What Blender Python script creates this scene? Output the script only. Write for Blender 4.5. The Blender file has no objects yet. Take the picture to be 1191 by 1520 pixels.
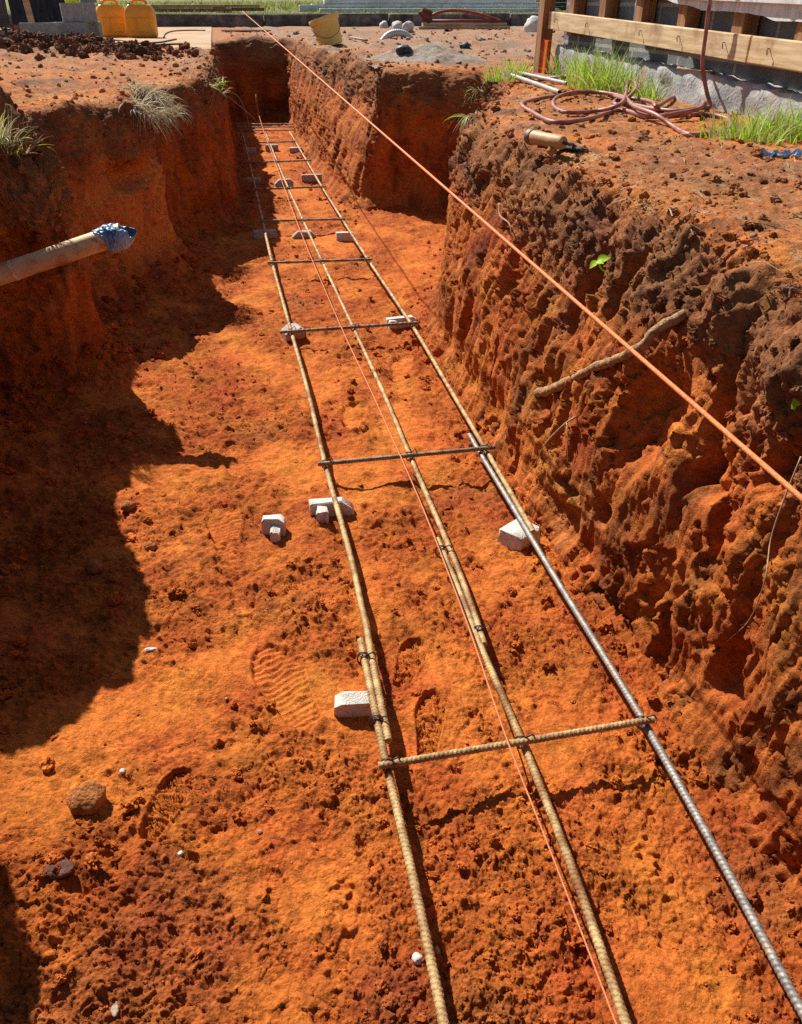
import bpy, math, random
import numpy as np
from mathutils import Vector, Matrix
random.seed(7)
rng = np.random.default_rng(11)
C = bpy.context.scene.collection
PI = math.pi

# ------------------------------------------------------------------ camera model
FPX, CX, CY, ZC = 1190., 595.5, 760., 1.28
PITCH = math.atan(760 / 1190.)
YAW = math.atan(280 / math.hypot(760, 1190))
FW = np.array((math.sin(YAW) * math.cos(PITCH), math.cos(YAW) * math.cos(PITCH), -math.sin(PITCH)))
RT = np.array((math.cos(YAW), -math.sin(YAW), 0.))
UP = np.array((math.sin(YAW) * math.sin(PITCH), math.cos(YAW) * math.sin(PITCH), math.cos(PITCH)))


def at(px, py, z=None, X=None, Y=None):
    """a point of the photograph on a plane of the site (z, X or Y fixed)"""
    d = FW + (px - CX) / FPX * RT - (py - CY) / FPX * UP
    t = (z - ZC) / d[2] if z is not None else X / d[0] if X is not None else Y / d[1]
    return np.array((d[0] * t, d[1] * t, ZC + d[2] * t))


# ------------------------------------------------------------------ noise
def _hash(i, j, k, s=0):
    h = (i.astype(np.int64) * 374761393 + j.astype(np.int64) * 668265263 + k.astype(np.int64) * 2147483647 + s * 1274126177) & 0xFFFFFFFF
    h = ((h ^ (h >> 13)) * 1274126177) & 0xFFFFFFFF
    h = ((h ^ (h >> 16)) * 2246822519) & 0xFFFFFFFF
    return (h ^ (h >> 15)) & 0xFFFFFFFF


def rnd(i, j, k, s=0):
    return _hash(i, j, k, s) / 4294967296.0


def perlin(x, y, z, s=0):
    x, y, z = np.broadcast_arrays(x, y, z)
    i, j, k = np.floor(x), np.floor(y), np.floor(z)
    u, v, w = x - i, y - j, z - k
    i, j, k = i.astype(np.int64), j.astype(np.int64), k.astype(np.int64)
    fu, fv, fw = [t * t * t * (t * (t * 6 - 15) + 10) for t in (u, v, w)]
    r = 0
    for a in (0, 1):
        for b in (0, 1):
            for c in (0, 1):
                h = _hash(i + a, j + b, k + c, s)
                gx = ((h & 1023) / 511.5) - 1
                gy = (((h >> 10) & 1023) / 511.5) - 1
                gz = (((h >> 20) & 1023) / 511.5) - 1
                d = gx * (u - a) + gy * (v - b) + gz * (w - c)
                r = r + d * (fu if a else 1 - fu) * (fv if b else 1 - fv) * (fw if c else 1 - fw)
    return r * 1.25


def fbm(x, y, z, o=4, s=0, g=.5):
    r, a, f = 0, 1., 1.
    for q in range(o):
        r = r + a * perlin(x * f, y * f, z * f, s + q)
        a *= g
        f *= 2.03
    return r


def ss(a, b, x):
    t = np.clip((x - a) / (b - a), 0, 1)
    return t * t * (3 - 2 * t)


def bumps2(x, y, cell, r0, r1, pres, s=0, flat=.8):
    """round crumbs lying on a surface: height field"""
    i, j = np.floor(x / cell).astype(np.int64), np.floor(y / cell).astype(np.int64)
    z0 = np.zeros_like(i)
    h = np.zeros_like(x)
    for a in (-1, 0, 1):
        for b in (-1, 0, 1):
            I, J = i + a, j + b
            cx = (I + rnd(I, J, z0, s)) * cell
            cy = (J + rnd(I, J, z0, s + 1)) * cell
            r = r0 + (r1 - r0) * rnd(I, J, z0, s + 2) ** 2
            on = rnd(I, J, z0, s + 3) < pres
            an = rnd(I, J, z0, s + 4) * PI
            dx, dy = x - cx, y - cy
            ex, ey = dx * np.cos(an) + dy * np.sin(an), -dx * np.sin(an) + dy * np.cos(an)
            d2 = ex * ex + ey * ey * 1.7
            h = np.maximum(h, np.where(on, np.sqrt(np.maximum(0, r * r - d2)), 0))
    return h * flat


def bumps3(x, y, z, cell, r0, r1, pres, s=0):
    i, j, k = [np.floor(t / cell).astype(np.int64) for t in (x, y, z)]
    h = np.zeros_like(x)
    for a in (-1, 0, 1):
        for b in (-1, 0, 1):
            for c in (-1, 0, 1):
                I, J, K = i + a, j + b, k + c
                r = r0 + (r1 - r0) * rnd(I, J, K, s) ** 2
                on = rnd(I, J, K, s + 4) < pres
                d2 = (x - (I + rnd(I, J, K, s + 1)) * cell) ** 2 + (y - (J + rnd(I, J, K, s + 2)) * cell) ** 2 + (z - (K + rnd(I, J, K, s + 3)) * cell) ** 2
                h = np.maximum(h, np.where(on, np.sqrt(np.maximum(0, r * r - d2)), 0))
    return h


def facets(x, y, cell, slope, off, s=0):
    """broken earth: irregular tilted facets with sharp steps between them"""
    u, v = x / cell, y / cell
    i, j = np.floor(u).astype(np.int64), np.floor(v).astype(np.int64)
    z0 = np.zeros_like(i)
    best = np.full(x.shape, 9.); val = np.zeros(x.shape)
    for a in (-1, 0, 1):
        for b in (-1, 0, 1):
            I, J = i + a, j + b
            dx = u - I - rnd(I, J, z0, s); dy = v - J - rnd(I, J, z0, s + 1)
            d = dx * dx + dy * dy
            h = ((rnd(I, J, z0, s + 2) - .5) * dx + (rnd(I, J, z0, s + 3) - .5) * dy) * 2 * slope * cell + (rnd(I, J, z0, s + 4) - .5) * 2 * off
            m = d < best
            best = np.where(m, d, best); val = np.where(m, h, val)
    return val


# ------------------------------------------------------------------ mesh helpers
def tag(o, label=None, cat=None, group=None, kind=None):
    if label: o['label'] = label
    if cat: o['category'] = cat
    if group: o['group'] = group
    if kind: o['kind'] = kind
    return o


def empty(name, loc, label=None, cat=None, group=None, rz=0):
    o = bpy.data.objects.new(name, None)
    o.empty_display_size = .05
    C.objects.link(o)
    o.location = Vector(loc)
    o.rotation_euler = (0, 0, rz)
    return tag(o, label, cat, group)


def link(name, me, mat, parent=None, loc=None):
    o = bpy.data.objects.new(name, me)
    C.objects.link(o)
    if mat is not None and len(me.materials) == 0: me.materials.append(mat)
    if parent is not None:
        o.parent = parent
    if loc is not None:
        o.location = Vector(loc)
    return o


def np_mesh(name, V, F, smooth=True, col=None, uv=None):
    """V (n,3), F (m,3|4) arrays"""
    V = np.asarray(V, np.float32)
    F = np.asarray(F, np.int32)
    me = bpy.data.meshes.new(name)
    m, q = F.shape
    me.vertices.add(len(V))
    me.vertices.foreach_set('co', V.ravel())
    me.loops.add(m * q)
    me.loops.foreach_set('vertex_index', F.ravel())
    me.polygons.add(m)
    me.polygons.foreach_set('loop_start', np.arange(0, m * q, q, dtype=np.int32))
    me.polygons.foreach_set('use_smooth', np.full(m, smooth, dtype=bool))
    me.update(calc_edges=True)
    me.validate()
    if col is not None:
        a = me.attributes.new('tint', 'FLOAT_COLOR', 'POINT')
        c4 = np.ones((len(V), 4), np.float32)
        c4[:, :3] = col
        a.data.foreach_set('color', c4.ravel())
    return me


class MB:
    """collects vertices and faces of one mesh"""
    def __init__(s):
        s.v, s.f = [], []

    def add(s, V, F):
        n = len(s.v)
        s.v += [tuple(float(t) for t in v) for v in V]
        s.f += [tuple(n + i for i in f) for f in F]
        return s

    def box(s, c, d, rot=None, bev=.0, jit=0.):
        """bevelled box centred at c with full sizes d"""
        hx, hy, hz = d[0] / 2, d[1] / 2, d[2] / 2
        b = min(bev, hx * .9, hy * .9, hz * .9)
        V, F = [], []
        if b <= 0:
            V = [(x * hx, y * hy, z * hz) for x in (-1, 1) for y in (-1, 1) for z in (-1, 1)]
            F = [(0, 1, 3, 2), (4, 6, 7, 5), (0, 4, 5, 1), (2, 3, 7, 6), (0, 2, 6, 4), (1, 5, 7, 3)]
        else:
            idx = {}
            for x in (-1, 1):
                for y in (-1, 1):
                    for z in (-1, 1):
                        for ax in range(3):
                            p = [x * (hx - b), y * (hy - b), z * (hz - b)]
                            p[ax] = (x, y, z)[ax] * (hx, hy, hz)[ax]
                            idx[(x, y, z, ax)] = len(V)
                            V.append(p)
            for ax in range(3):
                a1, a2 = (ax + 1) % 3, (ax + 2) % 3
                for sg in (-1, 1):
                    q = []
                    for (u, w) in ((-1, -1), (1, -1), (1, 1), (-1, 1)):
                        k = [0, 0, 0]
                        k[ax], k[a1], k[a2] = sg, u, w
                        q.append(idx[(k[0], k[1], k[2], ax)])
                    F.append(tuple(q if sg > 0 else q[::-1]))
                for u in (-1, 1):
                    for w in (-1, 1):
                        k0, k1 = [0, 0, 0], [0, 0, 0]
                        k0[ax], k1[ax] = -1, 1
                        k0[a1] = k1[a1] = u
                        k0[a2] = k1[a2] = w
                        q = [idx[(*k0, a1)], idx[(*k1, a1)], idx[(*k1, a2)], idx[(*k0, a2)]]
                        F.append(tuple(q if u * w > 0 else q[::-1]))
            for x in (-1, 1):
                for y in (-1, 1):
                    for z in (-1, 1):
                        q = [idx[(x, y, z, a)] for a in range(3)]
                        F.append(tuple(q if x * y * z > 0 else q[::-1]))
        V = np.array(V, float)
        if jit: V += rng.normal(0, jit, V.shape)
        if rot is not None: V = V @ np.array(rot).T
        return s.add(V + np.array(c), F)

    def tube(s, P, r, n=8, cap=True):
        P = np.array(P, float)
        m = len(P)
        r = np.full(m, r, float) if np.isscalar(r) else np.array(r, float)
        T = np.gradient(P, axis=0)
        T /= np.linalg.norm(T, axis=1)[:, None] + 1e-12
        ref = np.array((0, 0, 1.)) if abs(T[0][2]) < .9 else np.array((1., 0, 0))
        V = []
        u = np.cross(T[0], ref)
        for i in range(m):
            u = u - T[i] * (u @ T[i])
            u /= np.linalg.norm(u) + 1e-12
            w = np.cross(T[i], u)
            for k in range(n):
                a = 2 * PI * k / n
                V.append(P[i] + r[i] * (math.cos(a) * u + math.sin(a) * w))
        F = [(i * n + k, i * n + (k + 1) % n, (i + 1) * n + (k + 1) % n, (i + 1) * n + k) for i in range(m - 1) for k in range(n)]
        if cap:
            F += [tuple(range(n))[::-1], tuple((m - 1) * n + k for k in range(n))]
        return s.add(V, F)

    def lathe(s, prof, n=32, c=(0, 0, 0), rot=None):
        V = np.array([(r * math.cos(2 * PI * k / n), r * math.sin(2 * PI * k / n), z) for r, z in prof for k in range(n)])
        F = [(i * n + k, i * n + (k + 1) % n, (i + 1) * n + (k + 1) % n, (i + 1) * n + k) for i in range(len(prof) - 1) for k in range(n)]
        if rot is not None: V = V @ np.array(rot).T
        return s.add(V + np.array(c), F)

    def loft(s, rings, cap=True):
        n = len(rings[0])
        V = [p for r in rings for p in r]
        F = [(i * n + k, i * n + (k + 1) % n, (i + 1) * n + (k + 1) % n, (i + 1) * n + k) for i in range(len(rings) - 1) for k in range(n)]
        if cap:
            F += [tuple(range(n))[::-1], tuple((len(rings) - 1) * n + k for k in range(n))]
        return s.add(V, F)

    def build(s, name, mat, parent=None, smooth=False, local=True, angle=None):
        """vertices are world positions; made local to the parent's location"""
        V = np.array(s.v, float)
        off = np.zeros(3)
        p = parent
        while p is not None:
            off += np.array(p.location)
            p = p.parent
        org = np.zeros(3)
        if parent is None and len(V):
            org = np.array((V[:, 0].mean(), V[:, 1].mean(), V[:, 2].min()))
        V = V - off - org
        me = bpy.data.meshes.new(name)
        me.from_pydata([tuple(v) for v in V], [], s.f)
        me.update()
        if smooth:
            me.polygons.foreach_set('use_smooth', np.full(len(me.polygons), True))
            if angle: me.set_sharp_from_angle(angle=math.radians(angle))
        o = link(name, me, mat, parent)
        if parent is None: o.location = Vector(org)
        return o


def rotm(ax, ay, az):
    from mathutils import Euler
    return np.array(Euler((ax, ay, az)).to_matrix())


def spline(P, n=12):
    """Catmull-Rom through the points"""
    P = [np.array(p, float) for p in P]
    P = [2 * P[0] - P[1]] + P + [2 * P[-1] - P[-2]]
    out = []
    for i in range(1, len(P) - 2):
        for t in np.arange(n) / n:
            out.append(.5 * (2 * P[i] + (P[i + 1] - P[i - 1]) * t + (2 * P[i - 1] - 5 * P[i] + 4 * P[i + 1] - P[i + 2]) * t * t + (3 * P[i] - P[i - 1] - 3 * P[i + 1] + P[i + 2]) * t ** 3))
    out.append(P[-2])
    return np.array(out)


# ------------------------------------------------------------------ materials
def mat(name):
    m = bpy.data.materials.new(name)
    m.use_nodes = True
    return m, m.node_tree.nodes, m.node_tree.links, m.node_tree.nodes['Principled BSDF']


def noise_mat(name, c0, c1, scale=30, detail=6, rough=.8, bump=.0, bscale=None, metal=0., lo=.35, hi=.65, stretch=None, dirt=None, dirt_scale=9, dirt_amt=.5, spec=.3):
    """two-tone procedural surface, optional patches of dirt and fine bump"""
    m, N, L, B = mat(name)
    tc = N.new('ShaderNodeTexCoord')
    src = tc.outputs['Object']
    if stretch:
        mp = N.new('ShaderNodeMapping')
        mp.inputs['Scale'].default_value = stretch
        L.new(src, mp.inputs['Vector'])
        src = mp.outputs['Vector']
    nz = N.new('ShaderNodeTexNoise')
    nz.inputs['Scale'].default_value = scale
    nz.inputs['Detail'].default_value = detail
    L.new(src, nz.inputs['Vector'])
    rp = N.new('ShaderNodeValToRGB')
    rp.color_ramp.elements[0].position, rp.color_ramp.elements[0].color = lo, (*c0, 1)
    rp.color_ramp.elements[1].position, rp.color_ramp.elements[1].color = hi, (*c1, 1)
    L.new(nz.outputs['Fac'], rp.inputs['Fac'])
    out = rp.outputs['Color']
    if dirt:
        n2 = N.new('ShaderNodeTexNoise')
        n2.inputs['Scale'].default_value = dirt_scale
        n2.inputs['Detail'].default_value = 8
        n2.inputs['Roughness'].default_value = .65
        L.new(tc.outputs['Object'], n2.inputs['Vector'])
        r2 = N.new('ShaderNodeMapRange')
        r2.inputs['From Min'].default_value = .62 - .3 * dirt_amt
        r2.inputs['From Max'].default_value = .72 - .3 * dirt_amt + .08
        L.new(n2.outputs['Fac'], r2.inputs['Value'])
        mx = N.new('ShaderNodeMix')
        mx.data_type = 'RGBA'
        L.new(r2.outputs['Result'], mx.inputs['Factor'])
        L.new(out, mx.inputs[6])
        mx.inputs[7].default_value = (*dirt, 1)
        out = mx.outputs[2]
    L.new(out, B.inputs['Base Color'])
    B.inputs['Roughness'].default_value = rough
    B.inputs['Metallic'].default_value = metal
    B.inputs['Specular IOR Level'].default_value = spec
    if bump:
        nb = N.new('ShaderNodeTexNoise')
        nb.inputs['Scale'].default_value = bscale or scale * 4
        nb.inputs['Detail'].default_value = 5
        L.new(src, nb.inputs['Vector'])
        bp = N.new('ShaderNodeBump')
        bp.inputs['Strength'].default_value = bump
        bp.inputs['Distance'].default_value = .01
        L.new(nb.outputs['Fac'], bp.inputs['Height'])
        L.new(bp.outputs['Normal'], B.inputs['Normal'])
    return m


def soil_mat(name, island=False):
    """earth: per-vertex soil colour, varied grain by grain, with a fine crumb bump"""
    m, N, L, B = mat(name)
    at_ = N.new('ShaderNodeAttribute')
    at_.attribute_name = 'tint'
    geo = N.new('ShaderNodeNewGeometry')
    pos = geo.outputs['Position']
    n1 = N.new('ShaderNodeTexNoise'); n1.inputs['Scale'].default_value = 42; n1.inputs['Detail'].default_value = 8; n1.inputs['Roughness'].default_value = .68
    L.new(pos, n1.inputs['Vector'])
    mr = N.new('ShaderNodeMapRange'); mr.inputs['From Min'].default_value = .3; mr.inputs['From Max'].default_value = .7
    mr.inputs['To Min'].default_value = .62; mr.inputs['To Max'].default_value = 1.32
    L.new(n1.outputs['Fac'], mr.inputs['Value'])
    v = N.new('ShaderNodeTexVoronoi'); v.inputs['Scale'].default_value = 190; v.inputs['Randomness'].default_value = 1
    L.new(pos, v.inputs['Vector'])
    sep = N.new('ShaderNodeSeparateColor'); L.new(v.outputs['Color'], sep.inputs['Color'])
    m2 = N.new('ShaderNodeMapRange'); m2.inputs['To Min'].default_value = .8; m2.inputs['To Max'].default_value = 1.18
    L.new(sep.outputs[0], m2.inputs['Value'])
    mu = N.new('ShaderNodeMath'); mu.operation = 'MULTIPLY'
    L.new(mr.outputs['Result'], mu.inputs[0]); L.new(m2.outputs['Result'], mu.inputs[1])
    fac = mu.outputs[0]
    if island:
        m3 = N.new('ShaderNodeMapRange'); m3.inputs['To Min'].default_value = .7; m3.inputs['To Max'].default_value = 1.25
        L.new(geo.outputs['Random Per Island'], m3.inputs['Value'])
        mu2 = N.new('ShaderNodeMath'); mu2.operation = 'MULTIPLY'
        L.new(fac, mu2.inputs[0]); L.new(m3.outputs['Result'], mu2.inputs[1]); fac = mu2.outputs[0]
    vm = N.new('ShaderNodeVectorMath'); vm.operation = 'SCALE'
    L.new(at_.outputs['Color'], vm.inputs[0]); L.new(fac, vm.inputs['Scale'])
    # a hue drift between yellower and redder earth
    n3 = N.new('ShaderNodeTexNoise'); n3.inputs['Scale'].default_value = 6; n3.inputs['Detail'].default_value = 6
    L.new(pos, n3.inputs['Vector'])
    hs = N.new('ShaderNodeHueSaturation')
    m4 = N.new('ShaderNodeMapRange'); m4.inputs['From Min'].default_value = .3; m4.inputs['From Max'].default_value = .7
    m4.inputs['To Min'].default_value = .492; m4.inputs['To Max'].default_value = .507
    L.new(n3.outputs['Fac'], m4.inputs['Value']); L.new(m4.outputs['Result'], hs.inputs['Hue'])
    L.new(vm.outputs[0], hs.inputs['Color'])
    L.new(hs.outputs['Color'], B.inputs['Base Color'])
    B.inputs['Roughness'].default_value = .95
    B.inputs['Specular IOR Level'].default_value = .12
    nb = N.new('ShaderNodeTexNoise'); nb.inputs['Scale'].default_value = 85; nb.inputs['Detail'].default_value = 10; nb.inputs['Roughness'].default_value = .72; nb.inputs['Distortion'].default_value = .4
    L.new(pos, nb.inputs['Vector'])
    vb = N.new('ShaderNodeTexVoronoi'); vb.inputs['Scale'].default_value = 230
    L.new(pos, vb.inputs['Vector'])
    sp = N.new('ShaderNodeSeparateColor'); L.new(vb.outputs['Color'], sp.inputs['Color'])
    iv = N.new('ShaderNodeMath'); iv.operation = 'SUBTRACT'; iv.inputs[0].default_value = .9; iv.use_clamp = True
    L.new(vb.outputs['Distance'], iv.inputs[1])
    pw = N.new('ShaderNodeMath'); pw.operation = 'POWER'; pw.inputs[1].default_value = 2.5
    L.new(sp.outputs[1], pw.inputs[0])
    ml = N.new('ShaderNodeMath'); ml.operation = 'MULTIPLY'
    L.new(iv.outputs[0], ml.inputs[0]); L.new(pw.outputs[0], ml.inputs[1])
    ad = N.new('ShaderNodeMath'); ad.operation = 'MULTIPLY_ADD'; ad.inputs[1].default_value = .35
    L.new(ml.outputs[0], ad.inputs[0]); L.new(nb.outputs['Fac'], ad.inputs[2])
    bp = N.new('ShaderNodeBump'); bp.inputs['Strength'].default_value = 1.; bp.inputs['Distance'].default_value = .0065
    L.new(ad.outputs[0], bp.inputs['Height'])
    L.new(bp.outputs['Normal'], B.inputs['Normal'])
    return m


M_soil = soil_mat('soil')
M_clod = soil_mat('clod_soil', True)

# soil tints
ORG = np.array((.60, .171, .029))
RED = np.array((.34, .077, .0155))
HUM = np.array((.115, .058, .034))
PAL = np.array((.50, .27, .125))
GRY = np.array((.25, .175, .125))


def mixc(a, b, t):
    return a * (1 - t[:, None]) + b * t[:, None]


# ------------------------------------------------------------------ the plan of the trench: (x, y, lean, toe)
PLAN = [(.81, -1.4, .11, .04), (.81, .5, .11, .04), (.81, 1.1, .11, .035), (.79, 1.7, .12, .035), (.78, 2.3, .13, .035), (.79, 2.9, .12, .04),
        (.82, 3.3, .09, .06), (.93, 3.7, .04, .12), (1.08, 4.15, .03, .10), (1.36, 4.8, .03, .10), (1.62, 5.4, .04, .10), (1.72, 5.78, .04, .10),
        (1.55, 5.97, .04, .12), (1.2, 6.0, .06, .16), (.93, 6.02, .14, .16), (.85, 6.25, .22, .12), (.82, 7., .20, .12), (.78, 8.5, .14, .10),
        (.77, 10., .10, .08), (.78, 11.25, .08, .06), (.70, 11.4, .05, .06), (.4, 11.4, .05, .06), (.10, 11.4, .05, .06), (.03, 11.25, .03, .06),
        (.04, 10., .03, .05), (.03, 8., .03, .05), (.01, 6.5, .04, .06), (-.03, 5.95, .04, .08), (-.14, 5.6, .04, .14), (-.36, 5.25, .04, .18),
        (-.42, 4.95, .04, .2), (-.33, 4.66, .03, .22), (-.36, 4.5, .03, .26), (-.55, 4.2, .03, .28), (-.76, 3.95, .04, .3), (-.80, 3.7, .05, .3),
        (-.72, 3.52, .06, .24), (-.60, 3.36, .05, .16), (-.555, 3.26, .04, .14), (-.60, 3.18, .03, .14), (-.84, 3.14, .02, .14), (-1.0, 3.02, .0, .18),
        (-.97, 2.84, -.18, .2), (-.95, 2.68, -.23, .2), (-.95, 2.3, -.22, .22), (-.93, 1.98, -.20, .24), (-1.0, 1.88, .0, .26), (-1.0, 1.74, .0, .28), (-.90, 1.63, .0, .28),
        (-.79, 1.46, -.06, .26), (-.74, 1.2, -.02, .24), (-.66, .3, .0, .22), (-.72, -1.4, .05, .2)]


def chaikin(P, k):
    P = np.array(P, float)
    for _ in range(k):
        Q = [P[0]]
        for a, b in zip(P[:-1], P[1:]):
            Q += [.8 * a + .2 * b, .2 * a + .8 * b]
        Q.append(P[-1])
        P = np.array(Q)
    return P


CT = chaikin(PLAN, 2)                      # smoothed plan
SEG_A, SEG_B = CT[:-1, :2], CT[1:, :2]


def plan_dist(x, y):
    """distance to the trench's edge, positive in the soil outside, with the toe size there"""
    best = np.full(x.shape, 1e9)
    toe = np.zeros(x.shape)
    lean = np.zeros(x.shape)
    for q in range(len(SEG_A)):
        a, b = SEG_A[q], SEG_B[q]
        ab = b - a
        t = np.clip(((x - a[0]) * ab[0] + (y - a[1]) * ab[1]) / (ab @ ab), 0, 1)
        d = np.hypot(x - a[0] - t * ab[0], y - a[1] - t * ab[1])
        m = d < best
        best = np.where(m, d, best)
        toe = np.where(m, CT[q, 3], toe)
        lean = np.where(m, CT[q, 2], lean)
    inside = np.zeros(x.shape, bool)
    P = np.vstack([CT[:, :2], CT[:1, :2]])
    for a, b in zip(P[:-1], P[1:]):
        c = ((a[1] > y) != (b[1] > y))
        xi = (b[0] - a[0]) * (y - a[1]) / ((b[1] - a[1]) if b[1] != a[1] else 1e-9) + a[0]
        inside ^= c & (x < xi)
    return np.where(inside, -best, best), toe, lean


# ------------------------------------------------------------------ heights
def ground_h(x, y):
    """natural ground beside the trench"""
    z = .862 + .035 * fbm(x * 1.1, y * 1.1, 0, 3, 40) + .012 * fbm(x * 5, y * 5, 0, 3, 44)
    far = ss(6, 9, y) * (1 - ss(15, 17, y))
    z = z + far * (.05 * fbm(x * 1.6, y * 1.3, 3, 4, 47) + .035 * np.abs(fbm(x * 5, y * 4.5, 6, 4, 52)))
    z = z - .17 * np.exp(-((x + .50) ** 2 / .06 + (y - 3.18) ** 2 / .12)) - .09 * np.exp(-((x + .70) ** 2 / .012 + (y - 3.14) ** 2 / .03))
    pile = np.exp(-((x + 1.02) ** 2 / .04 + (y - 3.22) ** 2 / .05)) * .30 + .23 * np.exp(-((x + 1.0) ** 2 / .08 + (y - 2.6) ** 2 / .17))  # unseen mounds on the left bank, added to shade the trench floor
    z = z + pile * (1 + .7 * fbm(x * 6, y * 6, 4, 4, 56))
    z = z + .05 * np.abs(fbm(x * 2.6, y * 2.2, 8, 4, 58)) * (1 - ss(-.9, -.5, x)) * ss(3.2, 4.2, y) * (1 - ss(9, 10, y))       # slumped nose of the left bank
    z = z + .07 * np.exp(-((x + 1.5) ** 2 / .3 + (y - 8.7) ** 2 / .35))          # heap of spoil before the cans
    z = z + .10 * np.exp(-((x + 2.2) ** 2 / .5 + (y - 9.8) ** 2 / .6))
    z = z + .06 * np.exp(-((x - 1.5) ** 2 / .2 + (y - 7.5) ** 2 / .6))
    z = z - .03 * np.exp(-((x - 1.1) ** 2 / .06 + (y - 1.3) ** 2 / .5))
    # level bed under the board and the cans, and the raised verge beyond the kerb
    flat = ss(-2.3, -1.9, x) * (1 - ss(.0, .3, x)) * ss(9.1, 9.5, y) * (1 - ss(17, 17.3, y))
    z = z * (1 - flat) + .860 * flat
    house = ss(1.85, 2.1, x) * (1 - ss(6.2, 7, y))
    z = z * (1 - house * .6) + .872 * house * .6
    verge = ss(17.45, 17.6, y + .07 * x)
    z = z * (1 - verge) + (1.035 + .01 * fbm(x * .7, y * .7, 1, 2, 50)) * verge
    return z


def crumb(x, y, amt):
    """crumbly surface relief, metres"""
    wx = x + .007 * perlin(x * 55, y * 55, 0, 61) + .003 * perlin(x * 150, y * 150, 2, 63)
    wy = y + .007 * perlin(x * 55, y * 55, 5, 62) + .003 * perlin(x * 150, y * 150, 7, 64)
    cl = ss(-.2, .45, fbm(x * 9, y * 8, 3, 2, 66))
    h = .8 * bumps2(wx, wy, .060, .006, .020, .22, 70) * cl
    h = np.maximum(h, .95 * bumps2(wx, wy, .026, .003, .012, .38, 75) * (.3 + .7 * cl))
    h = np.maximum(h, 1.0 * bumps2(wx, wy, .0135, .002, .0068, .6, 80) * (.45 + .55 * cl))
    h = h + .004 * np.abs(fbm(x * 70, y * 70, 1, 3, 84))
    h = h + .5 * facets(wx, wy, .034, .42, .0045, 310) * (.3 + .7 * cl) + .6 * facets(wx, wy, .014, .45, .0022, 320)
    return h * amt


PRINTS = []      # (x, y, angle, length, tread, depth)
for (px, py, qx, qy, ln, tr) in [(455, 1075, 395, 965, .29, 1), (635, 1110, 640, 1045, .17, 2), (600, 1005, 615, 960, .17, 2), (985, 1370, 965, 1290, .20, 3), (960, 1215, 950, 1170, .16, 3),
                                 (240, 1225, 262, 1180, .17, 2), (570, 830, 560, 790, .20, 3), (520, 640, 530, 600, .25, 0), (590, 560, 600, 530, .25, 0),
                                 (340, 820, 330, 760, .27, 1), (350, 700, 345, 660, .24, 1), (500, 1400, 505, 1360, .18, 3), (520, 350, 525, 330, .3, 0)]:
    a, b = at(px, py, z=0), at(qx, qy, z=0)
    PRINTS.append(((a[0] + b[0]) / 2, (a[1] + b[1]) / 2, math.atan2(b[1] - a[1], b[0] - a[0]), ln, tr, .013))


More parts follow.
